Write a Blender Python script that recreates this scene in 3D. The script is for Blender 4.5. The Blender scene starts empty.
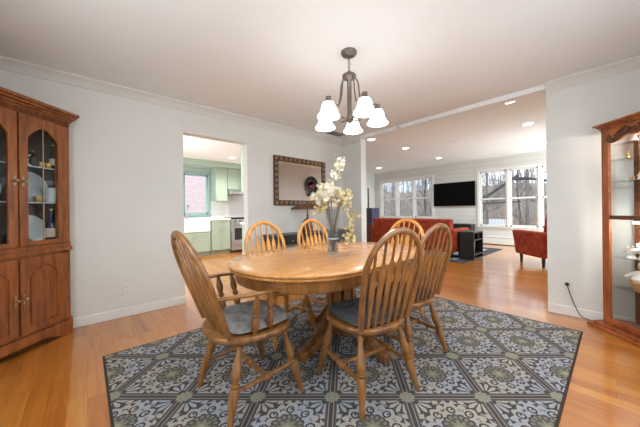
import bpy, bmesh, math, random
from mathutils import Vector, Matrix
random.seed(7)
PI = math.pi
SC = bpy.context.scene
COL = SC.collection

# ---------------------------------------------------------------- camera
CAM_H, YAW, ROLL = 1.1045, 0.8427, -0.0113
cd = bpy.data.cameras.new('camera')
cd.sensor_width = 36.0
cd.lens = 263.42 / 640 * 36.0
cd.shift_y = -2.68 / 640
cd.clip_start = 0.02
cam = bpy.data.objects.new('camera', cd)
COL.objects.link(cam)
rgt = Vector((math.sin(YAW), -math.cos(YAW), 0))
fwd = Vector((math.cos(YAW), math.sin(YAW), 0))
up = Vector((0, 0, 1))
cx = rgt * math.cos(ROLL) + up * math.sin(ROLL)
cyv = up * math.cos(ROLL) - rgt * math.sin(ROLL)
cam.matrix_world = Matrix(((cx.x, cyv.x, -fwd.x, 0), (cx.y, cyv.y, -fwd.y, 0), (cx.z, cyv.z, -fwd.z, CAM_H), (0, 0, 0, 1)))
SC.camera = cam

# ---------------------------------------------------------------- world, exposure, fill lights
SC.view_settings.view_transform = 'Standard'
SC.view_settings.look = 'None'
SC.view_settings.gamma = 1.0
SC.view_settings.use_curve_mapping = False
SC.view_settings.exposure = 0.33
W = bpy.data.worlds.new('sky')
SC.world = W
W.use_nodes = True
wn, wl = W.node_tree.nodes, W.node_tree.links
bg = wn['Background']
tc = wn.new('ShaderNodeTexCoord'); nz = wn.new('ShaderNodeTexNoise'); rp = wn.new('ShaderNodeValToRGB')
nz.inputs['Scale'].default_value = 3.0; nz.inputs['Detail'].default_value = 4
rp.color_ramp.elements[0].position = 0.38; rp.color_ramp.elements[0].color = (0.55, 0.68, 0.9, 1)
rp.color_ramp.elements[1].position = 0.62; rp.color_ramp.elements[1].color = (0.92, 0.95, 1.0, 1)
wl.new(tc.outputs['Generated'], nz.inputs['Vector']); wl.new(nz.outputs['Fac'], rp.inputs['Fac']); wl.new(rp.outputs['Color'], bg.inputs['Color'])
bg.inputs['Strength'].default_value = 2.0


def area(name, loc, rot, sx, sy, power, col=(1, 1, 1)):
    l = bpy.data.lights.new(name, 'AREA'); l.shape = 'RECTANGLE'; l.size = sx; l.size_y = sy; l.energy = power; l.color = col
    o = bpy.data.objects.new(name, l); o.location = loc; o.rotation_euler = rot; COL.objects.link(o); return o


# area lights added for fill, set at window openings put in out of view
area('fill_near_wall', (1.55, -0.66, 1.5), (PI / 2 - 0.6, 0, 0), 2.4, 1.3, 24, (0.93, 0.975, 1.0))
area('fill_end_wall', (-0.84, 1.1, 1.5), (PI / 2 - 0.35, 0, -PI / 2), 1.6, 1.3, 24, (0.86, 0.975, 1.0))
area('fill_living_right', (8.15, -0.6, 1.2), (PI / 2 - 0.25, 0, 0), 2.0, 2.0, 130, (0.8, 0.96, 1.0))
area('fill_kitchen_side', (0.38, 5.4, 1.5), (PI / 2 - 0.5, 0, -PI / 2), 1.6, 1.3, 60, (1.0, 1.0, 1.0))

# ---------------------------------------------------------------- helpers


def lin(c):
    return tuple(((v / 255) / 12.92 if v / 255 <= 0.04045 else ((v / 255 + 0.055) / 1.055) ** 2.4) for v in c) + (1,)


def material(name, col, rough=0.5, metal=0.0, spec=0.5, coat=0.0, emit=0.0, emit_col=None):
    m = bpy.data.materials.new(name); m.use_nodes = True
    b = m.node_tree.nodes['Principled BSDF']
    b.inputs['Base Color'].default_value = lin(col); b.inputs['Roughness'].default_value = rough
    b.inputs['Metallic'].default_value = metal; b.inputs['Specular IOR Level'].default_value = spec
    b.inputs['Coat Weight'].default_value = coat; b.inputs['Coat Roughness'].default_value = 0.12
    if emit:
        b.inputs['Emission Color'].default_value = lin(emit_col or col); b.inputs['Emission Strength'].default_value = emit
    return m


def ramp(m, src, stops):
    r = m.node_tree.nodes.new('ShaderNodeValToRGB')
    e = r.color_ramp.elements
    while len(e) < len(stops): e.new(0.5)
    for el, (p, c) in zip(e, stops): el.position = p; el.color = lin(c)
    m.node_tree.links.new(src, r.inputs['Fac'])
    return r.outputs['Color']


def noisy(name, c1, c2, scale=(8, 8, 8), rough=0.5, detail=5, bump=0.0, coat=0.0, spec=0.5, lo=0.35, hi=0.65, space='Object', metal=0.0):
    m = material(name, c1, rough, metal, spec, coat)
    n, l = m.node_tree.nodes, m.node_tree.links
    t = n.new('ShaderNodeTexCoord'); mp = n.new('ShaderNodeMapping'); mp.inputs['Scale'].default_value = scale
    x = n.new('ShaderNodeTexNoise'); x.inputs['Scale'].default_value = 1.0; x.inputs['Detail'].default_value = detail; x.inputs['Roughness'].default_value = 0.6
    l.new(t.outputs[space], mp.inputs['Vector']); l.new(mp.outputs['Vector'], x.inputs['Vector'])
    l.new(ramp(m, x.outputs['Fac'], [(lo, c1), (hi, c2)]), n['Principled BSDF'].inputs['Base Color'])
    if bump:
        b = n.new('ShaderNodeBump'); b.inputs['Strength'].default_value = bump; b.inputs['Distance'].default_value = 0.004
        l.new(x.outputs['Fac'], b.inputs['Height']); l.new(b.outputs['Normal'], n['Principled BSDF'].inputs['Normal'])
    return m


class N:                                                         # a tiny expression builder for math nodes
    tree = None

    def __init__(s, v): s.v = v

    def op(s, o, *a):
        nd = N.tree.nodes.new('ShaderNodeMath'); nd.operation = o
        for i, x in enumerate((s,) + a):
            x = x.v if isinstance(x, N) else x
            if isinstance(x, (int, float)): nd.inputs[i].default_value = x
            else: N.tree.links.new(x, nd.inputs[i])
        return N(nd.outputs[0])
    def __add__(s, o): return s.op('ADD', o)
    def __sub__(s, o): return s.op('SUBTRACT', o)
    def __mul__(s, o): return s.op('MULTIPLY', o)
    def __truediv__(s, o): return s.op('DIVIDE', o)
    def lt(s, o): return s.op('LESS_THAN', o)
    def gt(s, o): return s.op('GREATER_THAN', o)
    def abs(s): return s.op('ABSOLUTE')
    def frac(s): return s.op('FRACT')
    def cos(s): return s.op('COSINE')
    def sin(s): return s.op('SINE')
    def max(s, o): return s.op('MAXIMUM', o)
    def min(s, o): return s.op('MINIMUM', o)
    def sqrt(s): return s.op('SQRT')
    def atan2(s, o): return s.op('ARCTAN2', o)
    def between(s, a, b): return s.gt(a) * s.lt(b)


def layer(base, mask, col):
    mx = N.tree.nodes.new('ShaderNodeMix'); mx.data_type = 'RGBA'
    N.tree.links.new(mask.v, mx.inputs[0])
    for i, c in ((6, base), (7, col)):
        if isinstance(c, tuple): mx.inputs[i].default_value = c
        else: N.tree.links.new(c, mx.inputs[i])
    return mx.outputs[2]


class MB:
    def __init__(s): s.v = []; s.f = []
    def add(s, vs, fs):
        k = len(s.v); s.v += [tuple(x) for x in vs]; s.f += [[i + k for i in f] for f in fs]; return s
    def box(s, c, d, rot=None):
        x, y, z = d[0] / 2, d[1] / 2, d[2] / 2
        vs = [Vector(p) for p in ((-x, -y, -z), (x, -y, -z), (x, y, -z), (-x, y, -z), (-x, -y, z), (x, -y, z), (x, y, z), (-x, y, z))]
        if rot is not None: vs = [rot @ p for p in vs]
        return s.add([p + Vector(c) for p in vs], [(0, 3, 2, 1), (4, 5, 6, 7), (0, 1, 5, 4), (1, 2, 6, 5), (2, 3, 7, 6), (3, 0, 4, 7)])
    def bb(s, x0, x1, y0, y1, z0, z1):
        return s.box(((x0 + x1) / 2, (y0 + y1) / 2, (z0 + z1) / 2), (abs(x1 - x0), abs(y1 - y0), abs(z1 - z0)))
    def loft(s, loops, close=True, cap=True):
        n = len(loops[0]); vs = [p for lp in loops for p in lp]; fs = []
        for i in range(len(loops) - 1):
            for j in range(n if close else n - 1):
                a, b = i * n + j, i * n + (j + 1) % n
                fs.append((a, b, b + n, a + n))
        if cap and close: fs.append(tuple(reversed(range(n)))); fs.append(tuple(range((len(loops) - 1) * n, len(loops) * n)))
        return s.add(vs, fs)
    def tube(s, pts, r, n=8, ref=None):
        pts = [Vector(p) for p in pts]; loops = []; u = None
        for i, p in enumerate(pts):
            t = (pts[min(i + 1, len(pts) - 1)] - pts[max(i - 1, 0)]).normalized()
            if ref is not None: u = Vector(ref) - t * t.dot(Vector(ref))
            elif u is None: u = t.orthogonal()
            else: u = u - t * t.dot(u)
            u.normalize(); w = t.cross(u)
            q = r[i] if isinstance(r, list) else r
            ra, rb = q if isinstance(q, tuple) else (q, q)
            loops.append([p + u * (ra * math.cos(2 * PI * k / n)) + w * (rb * math.sin(2 * PI * k / n)) for k in range(n)])
        return s.loft(loops)
    def turn(s, p0, p1, prof, n=10):
        p0, p1 = Vector(p0), Vector(p1); d = p1 - p0; t = d.normalized(); u = t.orthogonal().normalized(); w = t.cross(u)
        return s.loft([[p0 + d * a + u * (r * math.cos(2 * PI * k / n)) + w * (r * math.sin(2 * PI * k / n)) for k in range(n)] for a, r in prof])
    def lathe(s, prof, c=(0, 0, 0), n=20, cap=True):
        c = Vector(c)
        return s.loft([[c + Vector((r * math.cos(2 * PI * k / n), r * math.sin(2 * PI * k / n), z)) for k in range(n)] for r, z in prof], cap=cap)
    def prism(s, poly, z0, z1):
        return s.loft([[Vector((x, y, z0)) for x, y in poly], [Vector((x, y, z1)) for x, y in poly]])
    def ell(s, c, r, n=10, m=6):
        prof = [(max(1e-4, math.sin(PI * i / m)), -math.cos(PI * i / m)) for i in range(m + 1)]
        k = len(s.v); s.lathe(prof, (0, 0, 0), n)
        for i in range(k, len(s.v)): p = s.v[i]; s.v[i] = (c[0] + p[0] * r[0], c[1] + p[1] * r[1], c[2] + p[2] * r[2])
        return s
    def xf(s, M, k=0):
        for i in range(k, len(s.v)): s.v[i] = tuple(M @ Vector(s.v[i]))
        return s
    def build(s, name, mat, parent=None, bevel=0.0, angle=38, seg=2, subsurf=0):
        me = bpy.data.meshes.new(name); me.from_pydata(s.v, [], s.f); me.update()
        bm = bmesh.new(); bm.from_mesh(me); bmesh.ops.recalc_face_normals(bm, faces=bm.faces)
        for f in bm.faces: f.smooth = True
        for e in bm.edges:
            if len(e.link_faces) == 2 and e.calc_face_angle(0) > math.radians(angle): e.smooth = False
        bm.to_mesh(me); bm.free(); me.materials.append(mat)
        o = bpy.data.objects.new(name, me); COL.objects.link(o)
        if parent: o.parent = parent
        if bevel:
            b = o.modifiers.new('bevel', 'BEVEL'); b.width = bevel; b.segments = seg; b.limit_method = 'ANGLE'; b.angle_limit = math.radians(40)
        if subsurf:
            b = o.modifiers.new('sub', 'SUBSURF'); b.levels = subsurf; b.render_levels = subsurf
        return o


def tag(o, label=None, cat=None, group=None, kind=None):
    if label: o['label'] = label
    if cat: o['category'] = cat
    if group: o['group'] = group
    if kind: o['kind'] = kind
    return o


def thing(name, label, cat, loc=(0, 0, 0), rz=0.0, group=None):
    o = bpy.data.objects.new(name, None); o.empty_display_size = 0.1; COL.objects.link(o)
    o.location = loc; o.rotation_euler = (0, 0, rz)
    return tag(o, label, cat, group)


def struct(name, mb, mat, label=None, **k):
    o = mb.build(name, mat, **k); return tag(o, label, None, None, 'structure')


def copy_tree(o, label, loc, rz):
    r = o.copy(); COL.objects.link(r); r.location = loc; r.rotation_euler = (0, 0, rz); r['label'] = label
    for ch in list(o.children):
        c = ch.copy(); COL.objects.link(c); c.parent = r
        for g in list(ch.children):
            d = g.copy(); COL.objects.link(d); d.parent = c
    return r


def smooth_path(pts, n=6):
    pts = [Vector(p) for p in pts]; out = []
    for i in range(len(pts) - 1):
        a, b, c, d = pts[max(i - 1, 0)], pts[i], pts[i + 1], pts[min(i + 2, len(pts) - 1)]
        for k in range(n):
            t = k / n
            out.append(0.5 * ((2 * b) + (c - a) * t + (2 * a - 5 * b + 4 * c - d) * t * t + (3 * b - a - 3 * c + d) * t ** 3))
    out.append(pts[-1]); return out


# ---------------------------------------------------------------- materials
M = {}
M['wall'] = noisy('wall_paint', (219, 217, 212), (222, 220, 215), (3, 3, 3), 0.75, spec=0.2)
M['ceiling'] = noisy('ceiling_paint', (238, 238, 237), (240, 240, 239), (2, 2, 2), 0.85, spec=0.1)
M['trim'] = material('white_trim_paint', (232, 230, 226), 0.4)
M['crown'] = material('warm_grey_trim_paint', (216, 212, 206), 0.5)
M['white'] = material('white_enamel', (238, 238, 236), 0.3)
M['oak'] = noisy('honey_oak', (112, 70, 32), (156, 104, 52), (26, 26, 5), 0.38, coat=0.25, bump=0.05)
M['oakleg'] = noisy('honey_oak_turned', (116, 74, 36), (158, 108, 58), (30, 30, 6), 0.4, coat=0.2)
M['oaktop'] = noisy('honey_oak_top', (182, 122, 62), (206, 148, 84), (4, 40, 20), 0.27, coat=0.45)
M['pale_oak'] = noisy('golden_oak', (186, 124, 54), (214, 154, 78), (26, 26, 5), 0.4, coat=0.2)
M['china'] = noisy('medium_brown_oak', (110, 55, 16), (160, 91, 34), (30, 30, 4), 0.35, coat=0.3, bump=0.06)
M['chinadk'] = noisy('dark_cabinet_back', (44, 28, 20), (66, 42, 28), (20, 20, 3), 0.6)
M['cherry'] = noisy('cherry_wood', (136, 66, 28), (178, 100, 50), (24, 24, 4), 0.35, coat=0.3)
M['cherrydk'] = noisy('carved_cherry', (76, 40, 20), (112, 64, 32), (30, 30, 30), 0.5)
M['brass'] = material('aged_brass', (168, 148, 112), 0.35, 0.8)
M['bronze'] = noisy('brushed_bronze', (112, 104, 96), (136, 126, 116), (30, 30, 30), 0.38, metal=0.8)
M['black'] = noisy('black_wood', (22, 21, 22), (34, 32, 32), (14, 14, 4), 0.4)
M['tv'] = material('black_screen', (5, 5, 6), 0.5, spec=0.08)
M['red'] = noisy('rust_red_fabric', (134, 50, 31), (170, 72, 46), (9, 9, 9), 0.85, bump=0.1, spec=0.2)
M['darkleg'] = material('espresso_wood', (38, 26, 22), 0.4)
M['cushion'] = noisy('grey_corduroy', (124, 121, 119), (154, 150, 147), (50, 50, 50), 0.9, bump=0.2, spec=0.15)
M['cushiondk'] = noisy('charcoal_cushion', (62, 60, 62), (88, 86, 88), (50, 50, 50), 0.9, bump=0.2, spec=0.15)
M['sage'] = noisy('sage_green_paint', (166, 184, 168), (170, 188, 172), (3, 3, 3), 0.45)
M['sagewall'] = noisy('sage_wall_paint', (186, 200, 186), (190, 203, 190), (3, 3, 3), 0.6)
M['teal'] = material('teal_window_paint', (150, 182, 178), 0.4)
M['steel'] = material('stainless_steel', (176, 178, 178), 0.3, 0.85)
M['dark'] = material('dark_enamel', (28, 28, 30), 0.25)
M['plastic'] = material('white_plastic', (226, 224, 218), 0.4)
M['purple'] = noisy('dusty_violet_paint', (66, 62, 92), (76, 72, 102), (6, 6, 6), 0.6)
M['maroon'] = noisy('faded_maroon_paint', (104, 62, 58), (116, 72, 66), (6, 6, 6), 0.6)
M['cream'] = noisy('cream_petals', (210, 196, 152), (226, 216, 182), (40, 40, 40), 0.7, spec=0.2)
M['petal'] = noisy('white_petals', (216, 207, 184), (228, 221, 204), (40, 40, 40), 0.6, spec=0.2)
M['dried'] = noisy('dried_seed_heads', (196, 176, 110), (232, 218, 166), (60, 60, 60), 0.8, spec=0.2)
M['stem'] = noisy('brown_stems', (96, 82, 52), (124, 112, 72), (40, 40, 10), 0.7)
M['bark'] = noisy('grey_bark', (120, 114, 108), (160, 152, 144), (5, 5, 1.5), 0.9, spec=0.1)
M['barkdk'] = noisy('dark_bark', (74, 72, 72), (104, 100, 98), (5, 5, 2), 0.9, spec=0.1)
M['leaves'] = noisy('leaf_litter', (150, 118, 92), (192, 166, 140), (3, 3, 3), 0.95, spec=0.1)
M['twig'] = noisy('winter_twigs', (166, 158, 150), (196, 188, 180), (3, 3, 3), 0.95, spec=0.1)
M['gilt'] = noisy('bronze_gilt_block', (124, 98, 66), (160, 132, 92), (30, 30, 30), 0.4, metal=0.4)
M['frame'] = noisy('dark_gilt_frame', (62, 42, 26), (92, 64, 38), (26, 26, 26), 0.4)
M['porc'] = material('glazed_porcelain', (226, 224, 218), 0.2)
M['porcblue'] = material('pale_blue_porcelain', (186, 196, 200), 0.25)
M['gold'] = material('gold_trim', (206, 170, 96), 0.35, 0.6)
M['bottle'] = material('dark_green_glass', (24, 30, 26), 0.1)
M['bottleblue'] = material('deep_blue_glass', (36, 44, 70), 0.1)
M['label'] = material('cream_paper_label', (214, 202, 176), 0.7)
M['skin'] = material('doll_skin', (222, 172, 148), 0.5)
M['wicker'] = noisy('woven_wicker', (172, 126, 74), (206, 162, 106), (60, 60, 90), 0.8)
M['lace'] = noisy('white_lace', (232, 222, 208), (248, 242, 232), (60, 60, 60), 0.85)
M['rubber'] = material('black_rubber', (20, 20, 20), 0.5)
M['grey'] = material('grey_metal_grille', (150, 146, 140), 0.5)
M['lampwood'] = noisy('red_brown_wood', (84, 46, 26), (122, 70, 40), (20, 20, 6), 0.45)
M['tile'] = None


def glass_mat(name, tint=(1, 1, 1, 1), gloss=1.0, ior=1.45):
    m = bpy.data.materials.new(name); m.use_nodes = True; n, l = m.node_tree.nodes, m.node_tree.links
    n.remove(n['Principled BSDF'])
    t = n.new('ShaderNodeBsdfTransparent'); t.inputs['Color'].default_value = tint
    g = n.new('ShaderNodeBsdfGlossy'); g.inputs['Roughness'].default_value = 0.02
    fr = n.new('ShaderNodeLayerWeight'); fr.inputs['Blend'].default_value = 0.25
    pw = n.new('ShaderNodeMath'); pw.operation = 'POWER'; pw.inputs[1].default_value = 2.2
    mu = n.new('ShaderNodeMath'); mu.operation = 'MULTIPLY_ADD'; mu.inputs[1].default_value = 0.6 * gloss; mu.inputs[2].default_value = 0.035 * gloss
    mx = n.new('ShaderNodeMixShader')
    l.new(fr.outputs['Facing'], pw.inputs[0]); l.new(pw.outputs[0], mu.inputs[0]); l.new(mu.outputs[0], mx.inputs[0]); l.new(t.outputs[0], mx.inputs[1]); l.new(g.outputs[0], mx.inputs[2])
    l.new(mx.outputs[0], n['Material Output'].inputs['Surface']); return m


M['glass'] = glass_mat('clear_glass', (0.97, 0.98, 0.98, 1), 0.5)
M['pane'] = glass_mat('window_glass', (0.95, 0.97, 0.97, 1), 0.6)
M['shelfglass'] = glass_mat('green_edged_glass', (0.94, 0.97, 0.96, 1), 0.8)
M['vase'] = glass_mat('vase_glass', (0.93, 0.95, 0.97, 1), 1.7)
M['water'] = glass_mat('vase_water', (0.88, 0.91, 0.95, 1), 0.6, 1.2)
for _m, _f in (('water', .22), ('vase', .07)):
    _t = M[_m].node_tree; _o = _t.nodes['Material Output']; _src = _o.inputs['Surface'].links[0].from_socket
    _d = _t.nodes.new('ShaderNodeBsdfTranslucent'); _d.inputs['Color'].default_value = lin((206, 212, 222)); _x = _t.nodes.new('ShaderNodeMixShader'); _x.inputs[0].default_value = _f
    _t.links.new(_src, _x.inputs[1]); _t.links.new(_d.outputs[0], _x.inputs[2]); _t.links.new(_x.outputs[0], _o.inputs['Surface'])
M['mirror'] = material('mirror_silver', (236, 236, 236), 0.02, 1.0)
M['shade'] = material('lit_frosted_glass', (255, 250, 240), 0.5, emit=5.5, emit_col=(250, 252, 255))
M['can'] = material('lit_recessed_lens', (255, 252, 246), 0.5, emit=9.0, emit_col=(255, 248, 236))


def floor_material():
    m = material('oak_strip_flooring', (190, 120, 60), 0.3, coat=0.9, spec=0.5)
    t = m.node_tree; N.tree = t; n, l = t.nodes, t.links
    tcn = n.new('ShaderNodeTexCoord'); sp = n.new('ShaderNodeSeparateXYZ'); l.new(tcn.outputs['Object'], sp.inputs[0])
    X, Y = N(sp.outputs[0]), N(sp.outputs[1])
    px = X / 0.088; row = px.op('FLOOR')
    py = (Y + (row * 0.377).frac() * 1.3 + (row * 0.731).frac() * 0.7) / 1.05; cell = py.op('FLOOR')
    wn_ = n.new('ShaderNodeTexWhiteNoise'); wn_.noise_dimensions = '2D'
    cb = n.new('ShaderNodeCombineXYZ'); l.new(row.v, cb.inputs[0]); l.new(cell.v, cb.inputs[1]); l.new(cb.outputs[0], wn_.inputs['Vector'])
    mp = n.new('ShaderNodeCombineXYZ'); l.new((X * 30.0 + row * 3.1).v, mp.inputs[0]); l.new((Y * 2.2 + cell * 5.3).v, mp.inputs[1])
    gz = n.new('ShaderNodeTexNoise'); gz.inputs['Scale'].default_value = 1.0; gz.inputs['Detail'].default_value = 5; gz.inputs['Distortion'].default_value = 0.8
    l.new(mp.outputs[0], gz.inputs['Vector'])
    tone = N(wn_.outputs['Value']) * 0.40 + N(gz.outputs['Fac']) * 0.7
    c = ramp(m, tone.v, [(0.25, (164, 92, 20)), (0.55, (190, 116, 38)), (0.95, (210, 146, 66))])
    seam = (px.frac().lt(0.018)).max(py.frac().lt(0.0022))
    c = layer(c, seam * 0.55, lin((92, 52, 24)))
    l.new(c, n['Principled BSDF'].inputs['Base Color'])
    return m


M['floor'] = floor_material()


def rug_material():
    m = material('patterned_rug_pile', (90, 84, 82), 0.95, spec=0.1)
    t = m.node_tree; N.tree = t; n, l = t.nodes, t.links
    tcn = n.new('ShaderNodeTexCoord'); sp = n.new('ShaderNodeSeparateXYZ'); l.new(tcn.outputs['Object'], sp.inputs[0])
    P = (N(sp.outputs[0]) - 0.43) / 0.3215; Q = (N(sp.outputs[1]) - 0.225) / 0.297
    A = (P + Q - 1.0) / 2.0 + 20.0; B = (P - Q - 1.0) / 2.0 + 20.0
    s, q = A.frac() * 2.0 - 1.0, B.frac() * 2.0 - 1.0
    a, b = s.abs(), q.abs(); e = a.max(b)
    r = (s * s + q * q).sqrt(); th = q.atan2(s)
    char, cream, blue, sage, brown = lin((76, 70, 72)), lin((184, 178, 168)), lin((150, 156, 166)), lin((126, 126, 106)), lin((70, 60, 58))
    nzn = n.new('ShaderNodeTexNoise'); nzn.inputs['Scale'].default_value = 5.0; l.new(tcn.outputs['Object'], nzn.inputs['Vector'])
    light = ramp(m, nzn.outputs['Fac'], [(0.4, (164, 157, 146)), (0.6, (152, 156, 164))])
    mid = lin((124, 121, 120))
    field = e.lt(0.86)
    c = char
    # leafy scrolls filling the tile
    w0 = ((s * 21.0).sin() * (q * 21.0).sin() + (r * 24.0).sin() * 0.6).gt(0.05) * field
    c = layer(c, w0, mid)
    w1 = ((th * 16.0).cos() + (r * 30.0).sin() * 1.0).gt(0.1) * r.gt(0.42) * field
    c = layer(c, w1, light)
    # fans in the corners of the tile
    fx, fy = a * -1.0 + 0.84, b * -1.0 + 0.84
    fr = (fx * fx + fy * fy).sqrt(); fa = fx.atan2(fy)
    pet = (fa * 12.0).cos()
    c = layer(c, fr.lt(0.44) * field, char)
    c = layer(c, fr.between(0.10, 0.43) * pet.gt(-0.45) * fr.lt(pet * 0.06 + 0.37) * field, light)
    # small palmettes in the middle of the sides
    gx = a.max(b) * -1.0 + 0.84; gy = a.min(b); gr = (gx * gx + gy * gy).sqrt(); ga = gy.atan2(gx)
    c = layer(c, gr.lt(0.26) * field, char)
    c = layer(c, gr.lt((ga * 10.0).cos() * 0.05 + 0.19) * gr.gt(0.06) * field, light)
    # eight eyelets round the rosette
    fold = ((th / (PI / 4)) + 8.5).frac() * (PI / 4) - PI / 8
    ex = r * fold.cos() - 0.56; ey = r * fold.sin()
    ed = (ex * ex * 0.9 + ey * ey * 1.1).sqrt(); sw = ey.atan2(ex)
    c = layer(c, ed.lt((sw * 5.0).cos() * 0.018 + 0.175), light)
    c = layer(c, (ed + (sw - 1.0).cos() * 0.03).between(0.065, 0.11), brown)
    c = layer(c, ed.lt(0.03), brown)
    # rosette
    c = layer(c, r.lt((th * 16.0).cos() * 0.02 + 0.40), char)
    c = layer(c, r.between(0.27, 0.36) * (th * 16.0).cos().gt(-0.5), lin((124, 121, 110)))
    c = layer(c, r.lt(0.27), lin((92, 88, 84)))
    c = layer(c, r.lt((th * 8.0).cos() * 0.05 + 0.19), sage)
    c = layer(c, r.lt((th * 8.0).cos() * 0.02 + 0.08), lin((148, 145, 126)))
    # double lines and knots of the lattice
    c = layer(c, e.between(0.925, 0.955), lin((140, 133, 124)))
    c = layer(c, e.between(0.865, 0.885), lin((104, 96, 92)))
    kx, ky = a * -1.0 + 1.0, b * -1.0 + 1.0
    kr = (kx * kx + ky * ky).sqrt(); ka = kx.atan2(ky)
    knot = kr.lt((ka * 8.0).cos() * 0.02 + 0.19)
    c = layer(c, knot, lin((140, 140, 122)))
    c = layer(c, kr.between(0.09, 0.105), lin((120, 120, 104)))
    # woven edge
    X, Y = N(sp.outputs[0]), N(sp.outputs[1])
    edge = (X - RUG[0]).min(X * -1.0 + RUG[1]).min(Y - RUG[2]).min(Y * -1.0 + RUG[3]).lt(0.013)
    c = layer(c, edge, lin((70, 60, 56)))
    l.new(c, n['Principled BSDF'].inputs['Base Color'])
    fn = n.new('ShaderNodeTexNoise'); fn.inputs['Scale'].default_value = 260.0; l.new(tcn.outputs['Object'], fn.inputs['Vector'])
    bu = n.new('ShaderNodeBump'); bu.inputs['Strength'].default_value = 0.4; bu.inputs['Distance'].default_value = 0.003
    l.new(fn.outputs['Fac'], bu.inputs['Height']); l.new(bu.outputs['Normal'], n['Principled BSDF'].inputs['Normal'])
    return m


RUG = (0.09, 3.275, 0.20, 2.62)
M['rug'] = rug_material()


def brick_material(name, c1, c2, mortar, scale, space='Object'):
    m = material(name, c1, 0.8, spec=0.2); n, l = m.node_tree.nodes, m.node_tree.links
    t = n.new('ShaderNodeTexCoord'); mp = n.new('ShaderNodeMapping'); mp.inputs['Rotation'].default_value = (PI / 2, 0, 0)
    b = n.new('ShaderNodeTexBrick'); b.inputs['Color1'].default_value = lin(c1); b.inputs['Color2'].default_value = lin(c2); b.inputs['Mortar'].default_value = lin(mortar)
    b.inputs['Scale'].default_value = scale; b.inputs['Mortar Size'].default_value = 0.02
    l.new(t.outputs[space], mp.inputs['Vector']); l.new(mp.outputs['Vector'], b.inputs['Vector']); l.new(b.outputs['Color'], n['Principled BSDF'].inputs['Base Color'])
    return m


M['brick'] = brick_material('pinkish_brick', (226, 196, 192), (214, 182, 178), (236, 224, 220), 4.0)
M['tile'] = brick_material('white_subway_tile', (236, 234, 232), (232, 230, 228), (216, 214, 212), 6.0)


def shiplap_material():
    m = material('white_shiplap_boards', (216, 213, 207), 0.6, spec=0.3); t = m.node_tree; N.tree = t
    tcn = t.nodes.new('ShaderNodeTexCoord'); sp = t.nodes.new('ShaderNodeSeparateXYZ'); t.links.new(tcn.outputs['Object'], sp.inputs[0])
    g = (N(sp.outputs[2]) / 0.145).frac().lt(0.05)
    t.links.new(layer(lin((216, 213, 207)), g * 0.6, lin((150, 146, 140))), t.nodes['Principled BSDF'].inputs['Base Color'])
    return m


M['shiplap'] = shiplap_material()
M['livrug'] = noisy('pale_blotched_rug', (196, 200, 202), (70, 70, 76), (3, 3, 3), 0.95, lo=0.5, hi=0.58, spec=0.1)
M['livrugedge'] = noisy('charcoal_rug_border', (62, 62, 66), (82, 82, 86), (30, 30, 30), 0.95, spec=0.1)

# ---------------------------------------------------------------- the rooms
ZC, ZL = 2.44, 2.70                  # dining ceiling, living ceiling
U0, U1, V0, V1 = -0.78, 3.70, -0.60, 3.487
T = 0.13
LU, LV0, LV1 = 9.49, -0.52, 7.02     # living: far wall, side walls
KV, KU0, KU1 = 7.55, 0.35, 4.9       # kitchen
DOORL, DOORR, DOORH = 0.895, 1.735, 2.08

struct('floor', MB().bb(U0 - 0.3, LU + 0.2, V0 - 0.3, KV + 0.3, -0.12, 0.0), M['floor'])
struct('ceiling', MB().bb(U0 - T, U1, V0 - T, V1 + T, ZC, ZC + 0.1), M['ceiling'])
struct('ceiling_living', MB().bb(U1 + T, LU + T, LV0 - T, LV1 + T, ZL, ZL + 0.1), M['ceiling'])
struct('ceiling_kitchen', MB().bb(KU0 - T, U1, V1 + T, KV + T, ZC, ZC + 0.1), M['ceiling'])
struct('trim_1', MB().bb(U1, U1 + T, 0.49, 3.04, 2.385, ZL + 0.1), M['ceiling'], 'shallow ceiling beam between dining and living rooms')
# left wall with the opening to the kitchen
struct('wall_left', MB().bb(U0 - T, DOORL, V1, V1 + T, 0, ZC).bb(DOORR, U1 + T, V1, V1 + T, 0, ZC).bb(DOORL, DOORR, V1, V1 + T, DOORH, ZC), M['wall'])
struct('wall_right', MB().bb(U1, U1 + T, V0 - T, 0.49, 0, ZL + 0.05).bb(U1, U1 + T, 3.04, V1, 0, ZL + 0.05), M['wall'])
w = MB()
WN = (0.35, 2.75, 0.85, 2.15)
w.bb(U0 - T, WN[0], V0 - T, V0, 0, ZC).bb(WN[1], U1, V0 - T, V0, 0, ZC).bb(WN[0], WN[1], V0 - T, V0, 0, WN[2]).bb(WN[0], WN[1], V0 - T, V0, WN[3], ZC)
struct('wall_near', w, M['wall'])
w = MB(); WE = (0.3, 1.9, 0.85, 2.15)
w.bb(U0 - T, U0, V0, WE[0], 0, ZC).bb(U0 - T, U0, WE[1], V1, 0, ZC).bb(U0 - T, U0, WE[0], WE[1], 0, WE[2]).bb(U0 - T, U0, WE[0], WE[1], WE[3], ZC)
struct('wall_end', w, M['wall'])


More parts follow.
